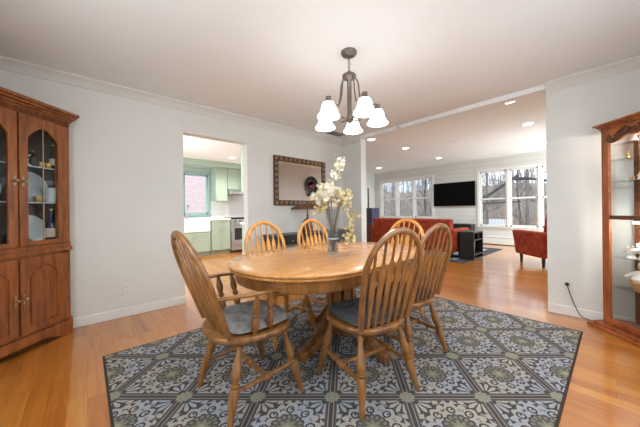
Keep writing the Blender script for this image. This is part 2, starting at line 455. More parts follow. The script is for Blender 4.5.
def window_frame(name, ax, at, a0, a1, z0, z1, splits, meet=None, mat=None, casing=0.075, depth=0.11, out=1, face_in=True, apron=True, sash=0.045):
    """ax 'u': window in a plane u = at running along v; ax 'v': in a plane v = at running along u. out = sign of the outward direction."""
    mat = mat or M['trim']
    def bx(mb, p0, p1, q0, q1, z0, z1):
        if ax == 'u': mb.bb(min(q0, q1), max(q0, q1), p0, p1, z0, z1)
        else: mb.bb(p0, p1, min(q0, q1), max(q0, q1), z0, z1)
    f = MB(); i0, i1 = at - out * 0.02, at
    bx(f, a0 - casing, a0, i0, i1, z0 - casing, z1 + casing); bx(f, a1, a1 + casing, i0, i1, z0 - casing, z1 + casing)
    bx(f, a0, a1, i0, i1, z1, z1 + casing); bx(f, a0, a1, i0, i1, z0 - casing, z0)
    bx(f, a0 - casing - 0.02, a1 + casing + 0.02, at - out * 0.055, at, z0 - 0.025, z0)
    o = struct(name, f, mat, bevel=0.003)
    edges = [a0] + splits + [a1]
    for i in range(len(edges) - 1):
        s0, s1 = edges[i], edges[i + 1]
        if i > 0: s0 += 0.03
        if i < len(edges) - 2: s1 -= 0.03
        sh = MB(); d0, d1 = at + out * 0.03, at + out * 0.075
        bx(sh, s0, s0 + sash, d0, d1, z0, z1); bx(sh, s1 - sash, s1, d0, d1, z0, z1)
        bx(sh, s0, s1, d0, d1, z0, z0 + sash * 1.2); bx(sh, s0, s1, d0, d1, z1 - sash, z1)
        if meet: bx(sh, s0, s1, d0, d1, meet - 0.022, meet + 0.022)
        so_ = sh.build('sash', mat, o)
        pn = MB(); bx(pn, s0 + sash * 0.9, s1 - sash * 0.9, at + out * 0.05, at + out * 0.054, z0 + sash, z1 - sash * 0.9)
        pn.build('pane', M['pane'], so_)
    if splits:
        mu = MB()
        for sp_ in splits: bx(mu, sp_ - 0.035, sp_ + 0.035, at - out * 0.012, at + out * 0.09, z0, z1)
        mu.build('mullion', mat, o)
    return o


window_frame('added_window_5', 'v', V0, WN[0], WN[1], WN[2], WN[3], [1.55], 1.5, out=-1)  # unseen window, added with its opening for the near-wall fill light
window_frame('added_window_6', 'u', U0, WE[0], WE[1], WE[2], WE[3], [], 1.5, out=-1)  # added out of view so fill light reaches the left floor
# far (TV) wall of the living room with two banks of windows
WA = (4.46, 6.67, 0.80, 2.29)        # left bank
WB = (0.66, 2.90, 0.56, 2.29)        # right bank
w = MB()
w.bb(LU, LU + T, WA[1], LV1 + T, 0, ZL).bb(LU, LU + T, WB[1], WA[0], 0, ZL).bb(LU, LU + T, LV0 - T, WB[0], 0, ZL)
for q in (WA, WB): w.bb(LU, LU + T, q[0], q[1], 0, q[2]).bb(LU, LU + T, q[0], q[1], q[3], ZL)
struct('wall_far', w, M['shiplap'])
window_frame('window_1', 'u', LU, WA[0], WA[1], WA[2], WA[3], [5.20, 5.93], 1.55)
window_frame('window_2', 'u', LU, WB[0], WB[1], WB[2], WB[3], [1.40, 2.14], 1.42)
struct('wall_living_left', MB().bb(U1, LU, LV1, LV1 + T, 0, ZL), M['wall'])
struct('wall_living_right', MB().bb(U1 + T, 7.1, LV0 - T, LV0, 0, ZL).bb(9.2, LU, LV0 - T, LV0, 0, ZL).bb(7.1, 9.2, LV0 - T, LV0, 2.25, ZL), M['wall'])
window_frame('added_window_4', 'v', LV0, 7.1, 9.2, 0.06, 2.25, [8.15], None, out=-1)  # glazed opening added out of view to brighten the living room
struct('wall_living_back', MB().bb(U1, U1 + T, V1 + T, LV1, 0, ZL), M['wall'])

# kitchen shell
KW = (1.93, 2.57, 1.03, 2.14)        # kitchen window
w = MB().bb(KU0 - T, KW[0], KV, KV + T, 0, ZC).bb(KW[1], U1, KV, KV + T, 0, ZC).bb(KW[0], KW[1], KV, KV + T, 0, KW[2]).bb(KW[0], KW[1], KV, KV + T, KW[3], ZC)
struct('wall_kitchen', w, M['sagewall'])
KS = (4.6, 6.2, 0.85, 2.15)
w = MB().bb(KU0 - T, KU0, V1 + T, KS[0], 0, ZC).bb(KU0 - T, KU0, KS[1], KV, 0, ZC).bb(KU0 - T, KU0, KS[0], KS[1], 0, KS[2]).bb(KU0 - T, KU0, KS[0], KS[1], KS[3], ZC)
struct('wall_kitchen_side', w, M['sagewall'])
window_frame('added_window_7', 'u', KU0, KS[0], KS[1], KS[2], KS[3], [], 1.5, out=-1)  # unseen window added to go with the kitchen fill light
window_frame('window_3', 'v', KV, KW[0], KW[1], KW[2], KW[3], [], None, mat=M['teal'], casing=0.06, sash=0.05)
struct('trim_2', MB().bb(KU0, U1, 6.97, KV, 2.30, ZC), M['sage'], 'sage green soffit above the kitchen wall cabinets')

# baseboards, crown
def crown(name, p0, p1, inward):
    prof = [(0, 0), (0.0, -0.095), (0.012, -0.095), (0.018, -0.075), (0.05, -0.032), (0.062, -0.022), (0.062, 0)]
    mb = MB(); iv = Vector(inward)
    mb.loft([[Vector((p[0], p[1], ZC)) + iv * d + Vector((0, 0, z)) for d, z in prof] for p in (p0, p1)])
    return struct(name, mb, M['crown'])


crown('trim_3', (U0, V1), (U1, V1), (0, -1, 0)); crown('trim_4', (U1, V0), (U1, 0.49), (-1, 0, 0)); crown('trim_5', (U1, 3.04), (U1, V1), (-1, 0, 0))
crown('trim_6', (U0, V0), (U1, V0), (0, 1, 0)); crown('trim_7', (U0, V0), (U0, V1), (1, 0, 0))


def base(name, x0, x1, y0, y1, h=0.095):
    return struct(name, MB().bb(x0, x1, y0, y1, 0, h), M['trim'], bevel=0.005)


base('baseboard_left', U0, DOORL, V1 - 0.015, V1); base('baseboard_left_far', DOORR, U1, V1 - 0.015, V1)
base('baseboard_right', U1 - 0.015, U1, V0, 0.49); base('baseboard_stub', U1 - 0.015, U1, 3.04, V1 - 0.015)
base('baseboard_near', U0, U1 - 0.015, V0, V0 + 0.015); base('baseboard_end', U0, U0 + 0.015, V0 + 0.015, V1 - 0.015)
base('baseboard_living_left', U1 + T, LU, LV1 - 0.015, LV1)
# white casing down the end of the short wall and the right wall
struct('trim_8', MB().bb(U1 - 0.004, U1 + T + 0.004, 3.028, 3.04, 0, 2.385), M['trim'], 'white end cap of the short wall by the sofa')

# ---------------------------------------------------------------- outdoors
struct('ground', MB().bb(LU + T + 0.02, 40, -22, 32, -1.2, -0.9), M['leaves'], 'leaf strewn ground behind the house')
hill = MB()
hill.loft([[Vector((x, y, -0.95 + 3.2 * max(0, (x - 17) / 14) + 0.15 * math.sin(y * 0.7 + x))) for y in range(-22, 33, 3)] for x in (16, 20, 25, 32, 39)], close=False)
struct('hillside', hill, M['leaves'], 'rising leaf strewn bank behind the trees')


def bare_tree(name, x, y, h, seed, lean=0.0, mat='bark', z=-0.95, r0=0.11):
    rd = random.Random(seed)
    t = thing(name, None, 'tree', (x, y, z))
    tr = MB(); br = MB()
    trunk = [Vector((lean * h * k / 6 + rd.uniform(-.05, .05), lean * h * 0.6 * k / 6 + rd.uniform(-.08, .08), h * k / 6)) for k in range(7)]
    tr.tube(trunk, [r0 * (1 - 0.12 * k) for k in range(7)], 7)
    def grow(p, d, ln, r, lvl):
        q = p + d * ln * 0.5 + Vector((rd.uniform(-.1, .1), rd.uniform(-.1, .1), 0)) * ln; e = q + (d + Vector((0, 0, 0.25))).normalized() * ln * 0.5
        br.tube([p, q, e], [r, r * 0.7, r * 0.35], 5 if lvl < 2 else 3)
        if lvl < 3:
            for _ in range(4 if lvl < 2 else 3):
                k = rd.uniform(0.3, 1.0); s = p.lerp(q, k * 2) if k < .5 else q.lerp(e, k * 2 - 1)
                a = rd.uniform(0, 2 * PI); nd = (d + Vector((math.cos(a), math.sin(a), rd.uniform(-.1, .8))) * 0.8).normalized()
                grow(s, nd, ln * rd.uniform(.45, .7), r * 0.55, lvl + 1)
    for k in range(16):
        tt = rd.uniform(0.12, 1.0); i = min(5, int(tt * 6)); p = trunk[i].lerp(trunk[i + 1], tt * 6 - i)
        a = rd.uniform(0, 2 * PI); grow(p, Vector((math.cos(a), math.sin(a), rd.uniform(0.1, 1.0))).normalized(), h * rd.uniform(.10, .15), r0 * 0.38, 0)
    tr.build('trunk', M[mat], t); br.build('branches', M[mat], t)
    return t


spots = [(13.6, 6.9, 7.5, 'bark'), (13.9, 9.0, 7.5, 'bark'), (16.4, 8.2, 8.5, 'barkdk'), (16.6, 10.6, 8.5, 'bark'), (19.2, 9.6, 9.5, 'bark'), (19.4, 12.1, 9.5, 'barkdk'),
         (13.7, 1.9, 7.5, 'bark'), (13.5, 3.9, 7.5, 'bark'), (16.2, 2.9, 8.5, 'bark'), (16.5, 5.0, 8.5, 'barkdk'), (18.9, 3.7, 9.5, 'barkdk'), (19.2, 5.4, 9.5, 'bark'), (21.8, 4.9, 10, 'bark')]
trees = []
for i, (x, y, h, mt) in enumerate(spots):
    trees.append((y / x, bare_tree('bare_tree', x, y, h, 40 + i, random.uniform(-.05, .05), mt, r0=random.uniform(.05, .085))))
ORD = ['leftmost', 'second', 'third', 'fourth', 'fifth', 'sixth', 'seventh', 'eighth', 'ninth', 'tenth', 'eleventh', 'twelfth']
left = sorted([t for t in trees if t[0] > 0.4], key=lambda t: -t[0]); right = sorted([t for t in trees if t[0] <= 0.4], key=lambda t: -t[0])
for grp, side in ((left, 'left'), (right, 'right')):
    for i, (_, t) in enumerate(grp):
        t['label'] = ('leftmost' if i == 0 else ORD[i] + ' from the left') + ' of the bare winter trees outside the windows %s of the television' % side
        t['group'] = 'bare trees outside the %s windows' % side
tag(MB().tube(smooth_path([(13.0, 4.6, 1.1), (13.1, 3.6, 1.75), (13.0, 2.6, 2.45)]), [0.06] * 6 + [0.05] * 7, 7).build('leaning_trunk', M['barkdk']),
    'dark fallen trunk slanting up across the left pane beside the television', 'tree trunk')
tag(MB().tube(smooth_path([(12.6, 2.75, 2.28), (12.7, 2.2, 2.25), (12.6, 1.6, 2.10)]), [0.06] * 6 + [0.045] * 7, 7).build('leaning_trunk', M['barkdk']),
    'dark nearly level limb across the top of the pane behind the red armchair', 'tree trunk')
tag(MB().tube([(11.9, 3.75, 1.32), (11.9, 2.3, 1.36)], 0.025, 6).build('porch_rail', M['barkdk']), 'thin dark level rail seen low in the pane beside the television', 'railing')
tw = MB(); rd = random.Random(3)
for _ in range(1500):
    x = rd.uniform(13.0, 30); y = x * rd.uniform(0.08, 0.85); z = -0.95 + max(0, (x - 17) / 14) * 3.2
    a = rd.uniform(0, 2 * PI); L = rd.uniform(1.0, 2.6) * (1 + max(0, x - 16) * .16)
    tw.tube([(x, y, z), (x + .15 * math.cos(a), y + .15 * math.sin(a), z + L * .5), (x + .4 * math.cos(a), y + .4 * math.sin(a), z + L)], [.016, .011, .004] if x < 18 else [.03, .02, .008], 3)
tag(tw.build('underbrush', M['twig']), 'tangle of thin brown winter underbrush outside the living room windows', 'underbrush', kind='stuff')
pc = thing('patio_chair', 'white slatted chair on the ground outside, low in the pane beside the television', 'chair', (11.6, 3.05, -0.9))
tag(MB().bb(-1.6, 1.5, -2.6, 2.6, -0.32, -0.04).xf(Matrix.Translation((11.6, 3.05, -0.9 + 0.6))).build('patio_deck', M['twig']), 'low weathered timber deck outside under the white chair', 'deck')
pc.location = (11.6, 3.05, -0.34)
mb = MB()
for k in range(5): mb.bb(-0.28, 0.28, -0.27 + k * 0.11, -0.19 + k * 0.11, 0.38, 0.41)
mb.build('seat', M['white'], pc)
mb = MB()
for k in range(6): mb.box((0.33, -0.27 + k * 0.105, 0.72), (0.025, 0.085, 0.66), Matrix.Rotation(0.22, 3, 'Y'))
mb.build('backrest', M['white'], pc)
for sy in (-.3, .3):
    for sx in (-.26, .28): MB().bb(sx - .03, sx + .03, sy - .02, sy + .02, 0, 0.6).build('leg', M['white'], pc)
    MB().bb(-.32, .34, sy - .06, sy + .06, 0.6, 0.625).build('armrest', M['white'], pc)
bw = tag(MB().bb(-1.5, 6.0, 10.6, 10.8, -1.0, 5.5).build('brick_house_wall', M['brick']), 'pale pink brick wall of the house seen through the kitchen window', 'brick wall')

# ---------------------------------------------------------------- rug
rg = MB().bb(RUG[0], RUG[1], RUG[2], RUG[3], 0.001, 0.011)
tag(rg.build('area_rug', M['rug'], bevel=0.003), 'large charcoal and cream rug of floral tiles under the dining table', 'rug')
RZ = 0.011

# ---------------------------------------------------------------- dining table
def stadium(cu0, cu1, cv, r, n=20):
    p = [(cu1 + r * math.cos(-PI / 2 + PI * k / n), cv + r * math.sin(-PI / 2 + PI * k / n)) for k in range(n + 1)]
    return p + [(cu0 + r * math.cos(PI / 2 + PI * k / n), cv + r * math.sin(PI / 2 + PI * k / n)) for k in range(n + 1)]


TC = Vector((1.53, 1.52, RZ)); SC0, SC1 = -0.33, 0.30
tb = thing('dining_table', 'oval honey oak pedestal dining table standing on the patterned rug', 'table', TC)
mb = MB()
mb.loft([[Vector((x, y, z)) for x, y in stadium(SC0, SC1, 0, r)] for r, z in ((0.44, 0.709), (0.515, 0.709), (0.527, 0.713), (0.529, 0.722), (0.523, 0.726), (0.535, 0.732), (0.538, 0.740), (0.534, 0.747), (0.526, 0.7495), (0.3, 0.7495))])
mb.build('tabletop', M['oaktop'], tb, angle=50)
mb = MB()
for x in (SC0 + .03, 0.0, SC1): mb.bb(x - 0.0012, x + 0.0012, -0.525, 0.525, 0.7480, 0.7499)
mb.build('leaf_joint', M['china'], tb)
mb = MB()
mb.loft([[Vector((x, y, z)) for x, y in stadium(SC0, SC1, 0, r)] for r, z in ((0.45, 0.712), (0.488, 0.712), (0.488, 0.642), (0.480, 0.632), (0.455, 0.632))])
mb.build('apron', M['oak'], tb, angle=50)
mb = MB()
for k in range(8):
    a = k * PI / 4 + PI / 8; mb.box((0.075 * math.cos(a), 0.075 * math.sin(a), 0.38), (0.07, 0.066, 0.50), Matrix.Rotation(a, 3, 'Z'))
mb.bb(-0.14, 0.14, -0.14, 0.14, 0.60, 0.637).bb(-0.11, 0.11, -0.11, 0.11, 0.10, 0.17)
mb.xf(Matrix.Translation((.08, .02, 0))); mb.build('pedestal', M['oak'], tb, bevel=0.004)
for k in range(4):
    a = k * PI / 2; mb = MB()
    top = [(0.05, 0.34), (0.10, 0.33), (0.16, 0.27), (0.24, 0.17), (0.33, 0.10), (0.40, 0.072), (0.445, 0.062), (0.455, 0.035)]
    bot = [(0.05, 0.12), (0.10, 0.14), (0.16, 0.14), (0.24, 0.09), (0.33, 0.04), (0.40, 0.012), (0.445, 0.0), (0.45, 0.002)]
    loops = []
    for (x, zt), (xb, zb) in zip(top, bot):
        wd = 0.04
        loops.append([Vector((x, -wd, zt - .008)), Vector((x, -wd * .6, zt)), Vector((x, wd * .6, zt)), Vector((x, wd, zt - .008)), Vector((xb, wd, zb)), Vector((xb, -wd, zb))])
    mb.loft(loops).xf(Matrix.Translation((.08, .02, 0)) @ Matrix.Rotation(a, 4, 'Z')); mb.build('foot', M['oak'], tb, bevel=0.003)

# ---------------------------------------------------------------- chairs
LEGP = [(0, .0125), (.05, .017), (.12, .0165), (.22, .0215), (.34, .0265), (.41, .0275), (.45, .0235), (.46, .016), (.475, .0265), (.495, .0265), (.505, .0155), (.525, .0165), (.55, .025), (.60, .0285), (.66, .0265), (.76, .0185), (.86, .015), (.90, .0145), (.91, .019), (.935, .019), (.945, .014), (1, .0135)]
STRP = [(0, .008), (.12, .010), (.28, .0145), (.38, .0135), (.42, .0125), (.43, .018), (.47, .022), (.5, .0235), (.53, .022), (.57, .018), (.58, .0125), (.62, .0135), (.72, .0145), (.88, .010), (1, .008)]
POSTP = [(0, .011), (.08, .013), (.2, .021), (.32, .023), (.42, .017), (.46, .0115), (.48, .019), (.53, .019), (.55, .0115), (.62, .018), (.72, .022), (.84, .016), (.92, .0115), (1, .010)]
SEAT_T, SEAT_B = 0.432, 0.390


def windsor(label, wood, arms=False, back_mat=None):
    sx = 1.09 if arms else 1.0; sy = 1.12 if arms else 1.0; lean = .36 if arms else .24
    t = thing('windsor_armchair' if arms else 'windsor_chair', label, 'chair', group='arrow-back oak chairs round the dining table')
    def outline(k, sc, dy=0):
        a = 2 * PI * k / 36; c, s_ = math.cos(a), math.sin(a)
        x = 0.228 * math.copysign(abs(c) ** .72, c) * (1 + 0.10 * s_); y = 0.215 * math.copysign(abs(s_) ** .8, s_)
        return x * sx * sc, y * sy * sc - (.02 if arms else 0)
    loops = [[Vector((*outline(k, s_), z)) for k in range(36)] for s_, z in ((.80, SEAT_B), (.93, SEAT_B), (.99, SEAT_B + .014), (1.0, SEAT_B + .026), (.985, SEAT_T - .004), (.95, SEAT_T), (.75, SEAT_T - .006), (.4, SEAT_T - .010))]
    MB().loft(loops).build('seat', M[wood], t, angle=60)
    legs = []
    for fx, fy, tx, ty in ((-.215, -.225, -.145, -.13), (.215, -.225, .145, -.13), (-.22, .225, -.155, .135), (.22, .225, .155, .135)):
        p0, p1 = Vector((fx * sx, fy, 0)), Vector((tx * sx, ty, SEAT_B + .006)); legs.append((p0, p1))
        MB().turn(p0, p1, LEGP).build('leg', M[wood + 'leg' if wood == 'oak' else wood], t)
    at = lambda i, k: legs[i][0].lerp(legs[i][1], k)
    for i, j in ((0, 2), (1, 3)): MB().turn(at(i, .40), at(j, .46), STRP, 8).build('stretcher', M[wood], t)
    MB().turn(at(0, .40).lerp(at(2, .46), .5), at(1, .40).lerp(at(3, .46), .5), STRP, 8).build('stretcher', M[wood], t)
    # bent bow
    HW, ZB, ZT = 0.212 * sx, 0.74, 0.982
    yy = lambda z: -0.178 * sy - lean * (z - SEAT_T)
    hw = lambda z: (0.178 + (0.212 - 0.178) * min(1, (z - .44) / (ZB - .44)) ** .75) * sx
    pts = [(-hw(z), z) for z in (.44, .5, .56, .62, .68)] + [(-HW * math.cos(a), ZB + (ZT - ZB) * math.sin(a)) for a in [PI * k / 20 for k in range(21)]] + [(hw(z), z) for z in (.68, .62, .56, .5, .44)]
    MB().tube([(x, yy(z), z) for x, z in pts], [(.0145, .019)] * len(pts), 10, ref=(0, 1, .2)).build('bow', M[wood], t)
    prof = [(0, .008), (.14, .011), (.34, .018), (.56, .0235), (.655, .023), (.70, .016), (.745, .007), (.80, .006), (1, .006)]
    for k in range(6):
        q = (k - 2.5) / 2.5
        x0, x1 = q * .128 * sx, q * .160 * sx
        z1 = ZB + (ZT - ZB) * math.sqrt(max(0, 1 - (x1 / HW) ** 2)) - .004
        p0, p1 = Vector((x0, yy(SEAT_T) + .006, SEAT_T - .012)), Vector((x1, yy(z1), z1)); d = p1 - p0
        loops = []
        for a, hwid in prof:
            c = p0 + d * a; th = .0052
            loops.append([c + Vector((-hwid, -th * .3, 0)), c + Vector((-hwid * .86, -th, 0)), c + Vector((hwid * .86, -th, 0)), c + Vector((hwid, -th * .3, 0)), c + Vector((hwid * .86, th, 0)), c + Vector((-hwid * .86, th, 0))])
        MB().loft(loops).build('arrow_slat', M[wood], t)
    if arms:
        for s_ in (-1, 1):
            zb = .665
            path = smooth_path([(s_ * hw(zb), yy(zb) + .004, zb), (s_ * .262, -.15, zb + .002), (s_ * .275, -.05, zb), (s_ * .262, .015, zb - .004), (s_ * .25, .055, zb - .012)], 5)
            n_ = len(path)
            a = MB().tube(path, [(.0105, .016 + .010 * (i / n_)) for i in range(n_)], 10, ref=(0, 0, 1)).build('armrest', M[wood], t)
            MB().tube([(s_ * .22, .055, zb - .010), (s_ * .28, .055, zb - .010)], [.017, .017], 10).build('scroll_end', M[wood], a)
            for (bx_, by_, tx_, ty_) in ((.200, .03, .256, .0), (.205, -.07, .272, -.085)):
                MB().turn((s_ * bx_, by_, SEAT_T - .01), (s_ * tx_, ty_, zb - .006), POSTP, 10).build('arm_post', M[wood], t)
    return t


def cushion(label, loc, rz, mat, wid=.198, dep=.19, thick=.06, name='seat_cushion'):
    n = 22; mb = MB(); g = [[None] * (n + 1) for _ in range(n + 1)]; vs = []; fs = []
    tufts = [(-.42, -.42), (.42, -.42), (-.42, .42), (.42, .42), (0, 0)]
    for sgn in (1, -1):
        base_ = len(vs)
        for j in range(n + 1):
            for i in range(n + 1):
                a, b = 2 * i / n - 1, 2 * j / n - 1
                k = (1 - .16 * b * b * abs(a)); x, y = a * math.sqrt(1 - .28 * b * b), b * math.sqrt(1 - .28 * a * a)
                e = max(0, 1 - max(abs(a), abs(b)) ** 5) ** .5
                h = e * (1 - sum(.8 * math.exp(-((a - p) ** 2 + (b - q) ** 2) / .035) for p, q in tufts)) if sgn > 0 else 0.25 * e
                vs.append((x * wid, y * dep, thick * .3 + (h * thick * .7 if sgn > 0 else -h * thick)))
        for j in range(n):
            for i in range(n):
                a = base_ + j * (n + 1) + i; fs.append((a, a + 1, a + n + 2, a + n + 1))
    mb.add(vs, fs); o = mb.build(name, mat)
    o.location = loc; o.rotation_euler = (0, 0, rz); tag(o, label, 'cushion', 'tufted seat cushions'); return o


AC = Vector((0.75, 1.515, RZ))
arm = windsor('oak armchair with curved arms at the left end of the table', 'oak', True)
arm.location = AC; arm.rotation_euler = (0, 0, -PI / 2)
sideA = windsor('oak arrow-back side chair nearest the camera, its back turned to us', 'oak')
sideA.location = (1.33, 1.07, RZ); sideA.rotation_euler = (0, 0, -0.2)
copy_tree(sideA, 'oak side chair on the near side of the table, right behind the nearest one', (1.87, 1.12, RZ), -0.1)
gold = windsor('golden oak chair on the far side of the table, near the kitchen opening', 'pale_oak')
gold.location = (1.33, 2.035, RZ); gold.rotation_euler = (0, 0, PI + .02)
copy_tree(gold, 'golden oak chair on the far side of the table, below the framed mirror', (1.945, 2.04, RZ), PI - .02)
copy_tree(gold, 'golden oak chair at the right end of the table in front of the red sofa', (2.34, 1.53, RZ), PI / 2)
cz = RZ + SEAT_T - .006
cushion('grey tufted cushion on the armchair at the left end of the table', (AC.x + .01, AC.y, cz), -PI / 2, M['cushion'], .21, .20, .062)
cushion('charcoal tufted cushion on the side chair nearest the camera', (1.332, 1.08, cz), -.2, M['cushiondk'])
cushion('dark grey cushion on the side chair behind the nearest one', (1.872, 1.13, cz), -.1, M['cushiondk'])

# ---------------------------------------------------------------- vase and flowers
VB = Vector((1.468, 1.497, RZ + 0.7497))
vs = thing('glass_vase', 'tall flared clear glass vase standing in the middle of the table', 'vase', VB)
po = [(.040, 0), (.044, .004), (.046, .03), (.042, .08), (.041, .15), (.046, .24), (.056, .32), (.067, .372)]
pi_ = [(.063, .372), (.052, .32), (.042, .24), (.037, .15), (.038, .08), (.041, .03), (.036, .018)]
MB().lathe(po + pi_, n=28).build('vessel', M['vase'], vs)
MB().lathe([(.0405, .0185), (.0405, .03), (.0375, .08), (.0365, .15), (.0385, .185)], n=28).build('water', M['water'], vs)
mb = MB(); mb.lathe([(.0455, .120), (.0468, .1215), (.0468, .1245), (.0455, .127)], n=28)
mb.build('ribbon', M['porcblue'], vs)


def blossom(mb, c, r, rd, petals=5):
    c = Vector(c); ax = Vector((rd.uniform(-1, 1), rd.uniform(-1, 1), rd.uniform(-.2, 1))).normalized(); u = ax.orthogonal().normalized(); w_ = ax.cross(u)
    for k in range(petals):
        a = 2 * PI * k / petals + rd.uniform(-.2, .2); d = u * math.cos(a) + w_ * math.sin(a); s_ = ax.cross(d)
        p = [c, c + d * r * .5 + s_ * r * .42 + ax * r * .15, c + d * r + ax * r * rd.uniform(.1, .45), c + d * r * .5 - s_ * r * .42 + ax * r * .15, c + d * r * .5 - ax * r * .04]
        mb.add(p, [(0, 1, 4), (1, 2, 4), (2, 3, 4), (3, 0, 4)])


def spray(label, pts, heads, mat, r, seed, name='flower_stem'):
    rd = random.Random(seed); t = thing(name, label, 'flower', VB, group='flowers in the glass vase')
    path = smooth_path(pts, 8); k0 = int(len(path) * .42)
    MB().tube(path, [.0028 if i < len(path) * .6 else .0018 for i in range(len(path))], 5).build('stem', M['stem'], t)
    mb = MB()
    for _ in range(int(heads * 2.6)):
        i = rd.randint(int(len(path) * .62), len(path) - 1); p = path[i]
        blossom(mb, (p.x + rd.gauss(0, r * 1.15), p.y + rd.gauss(0, r * 1.15), p.z + rd.gauss(0, r)), 1.02 * r * rd.uniform(.6, 1.15), rd)
    mb.build('blossoms', mat, t); return t


def rf(x, y, z): return tuple(rgt * x + fwd * y + up * z)     # laid out across / in depth / up around the vase


spray('tallest white blossom spray reaching up and to the right of the vase', [rf(0, 0, .022), rf(.005, 0, .2), rf(.02, .01, .42), rf(.02, 0, .56), rf(.045, .0, .66), rf(.075, -.01, .755)], 17, M['petal'], .020, 1)
spray('white blossom spray curving up behind the tall one', [rf(-.01, .01, .022), rf(-.005, .01, .2), rf(-.03, .03, .4), rf(-.035, .04, .5), rf(.0, .05, .60), rf(.03, .05, .63)], 14, M['petal'], .018, 2)
spray('large white bloom leaning left out of the vase', [rf(-.012, -.01, .022), rf(-.02, -.01, .2), rf(-.055, -.02, .38), rf(-.09, -.03, .44), rf(-.135, -.04, .44)], 15, M['petal'], .026, 3)
spray('big white bloom facing the camera in the centre of the bouquet', [rf(.0, -.012, .022), rf(0, -.015, .2), rf(-.01, -.05, .38), rf(-.01, -.07, .46), rf(0, -.08, .48)], 18, M['petal'], .030, 4)
spray('cream bloom cluster leaning right out of the vase', [rf(.012, 0, .022), rf(.015, 0, .2), rf(.05, .0, .38), rf(.09, .0, .46), rf(.135, -.01, .47)], 18, M['cream'], .026, 5)
spray('cream bloom cluster low at the back right of the bouquet', [rf(.01, .012, .022), rf(.012, .02, .2), rf(.045, .05, .36), rf(.07, .07, .42), rf(.09, .09, .45)], 16, M['cream'], .024, 6)
spray('cream bloom cluster at the back left of the bouquet', [rf(-.012, .012, .022), rf(-.015, .02, .2), rf(-.04, .05, .36), rf(-.06, .07, .44), rf(-.07, .08, .5)], 15, M['cream'], .022, 7)
spray('yellowish dried spray low at the left rim of the vase', [rf(-.014, 0, .022), rf(-.02, 0, .2), rf(-.05, -.01, .36), rf(-.08, -.02, .40), rf(-.10, -.02, .36), rf(-.10, -.02, .33)], 12, M['dried'], .016, 8)
spray('trailing dried spray hanging down at the right of the vase almost to the table', [rf(.014, .005, .022), rf(.02, 0, .2), rf(.06, 0, .38), rf(.12, -.01, .41), rf(.155, -.02, .34), rf(.155, -.02, .24), rf(.135, -.02, .16), rf(.125, -.02, .11)], 26, M['dried'], .017, 9)
spray('shorter trailing dried spray at the right of the vase', [rf(.012, -.012, .022), rf(.018, -.01, .2), rf(.05, -.03, .36), rf(.10, -.04, .40), rf(.13, -.05, .34), rf(.135, -.05, .29)], 13, M['dried'], .015, 10)
spray('upright dried twig spray at the left of the white sprays', [rf(-.005, .0, .022), rf(-.01, .0, .22), rf(-.045, .0, .42), rf(-.07, .01, .5), rf(-.075, .01, .56)], 12, M['cream'], .015, 11)

# ---------------------------------------------------------------- chandelier
CH = Vector((1.67, 1.485, 0))
ch = thing('chandelier', 'bronze five-light chandelier with lit frosted bell shades over the table', 'chandelier', (CH.x, CH.y, ZC))
Z = lambda z: z - ZC
MB().lathe([(.012, Z(2.395)), (.03, Z(2.400)), (.058, Z(2.412)), (.066, Z(2.425)), (.066, Z(2.44))], n=24).build('canopy', M['bronze'], ch)
mb = MB()
for k in range(4):
    zc_ = 2.385 - .03 * k; ring = [(0.010 * math.cos(a) * (1 if k % 2 else 0), 0.010 * math.cos(a) * (0 if k % 2 else 1), Z(zc_) + .02 * math.sin(a)) for a in [2 * PI * j / 10 for j in range(11)]]
    mb.tube(ring, .0028, 5)
mb.build('chain', M['bronze'], ch)
MB().lathe([(.006, Z(2.285)), (.012, Z(2.275)), (.03, Z(2.262)), (.056, Z(2.245)), (.06, Z(2.232)), (.05, Z(2.215)), (.026, Z(2.205)), (.019, Z(2.195)), (.019, Z(1.90)), (.03, Z(1.885)), (.034, Z(1.87)), (.024, Z(1.852)), (.010, Z(1.84)), (.003, Z(1.83))], n=20).build('stem', M['bronze'], ch)
for deg in (-140, -68, 4, 76, 148):
    a = math.radians(deg); d = rgt * math.cos(a) + fwd * math.sin(a)
    P_ = lambda r, z: tuple(Vector((d.x * r, d.y * r, Z(z))))
    path = smooth_path([P_(.022, 1.868), P_(.07, 1.866), P_(.115, 1.885), P_(.15, 1.935), P_(.185, 1.985), P_(.215, 2.002), P_(.24, 1.995)], 5)
    ar = MB().tube(path, .0075, 7).build('arm', M['bronze'], ch)
    MB().tube(smooth_path([P_(.035, 2.222), P_(.06, 2.215), P_(.078, 2.17), P_(.086, 2.09), P_(.105, 2.0), P_(.14, 1.955), P_(.165, 1.958)], 5), .0065, 7).build('upper_strut', M['bronze'], ar)
    c = (d.x * .24, d.y * .24, 0)
    MB().lathe([(.010, Z(2.002)), (.020, Z(1.998)), (.022, Z(1.965)), (.026, Z(1.955))], c, 14).build('socket', M['bronze'], ar)
    prof = [(.025, Z(1.956)), (.041, Z(1.949)), (.051, Z(1.930)), (.055, Z(1.905)), (.061, Z(1.882)), (.074, Z(1.862)), (.086, Z(1.847)), (.089, Z(1.838))]
    MB().lathe(prof + [(r - .004, z) for r, z in reversed(prof)], c, 24).build('shade', M['shade'], ch)
    l = bpy.data.lights.new('chandelier_bulb', 'POINT'); l.energy = 5; l.shadow_soft_size = .03; l.color = (1, .98, .95)
    o = bpy.data.objects.new('chandelier_bulb', l); o.location = (d.x * .24, d.y * .24, Z(1.88)); o.parent = ch; COL.objects.link(o)

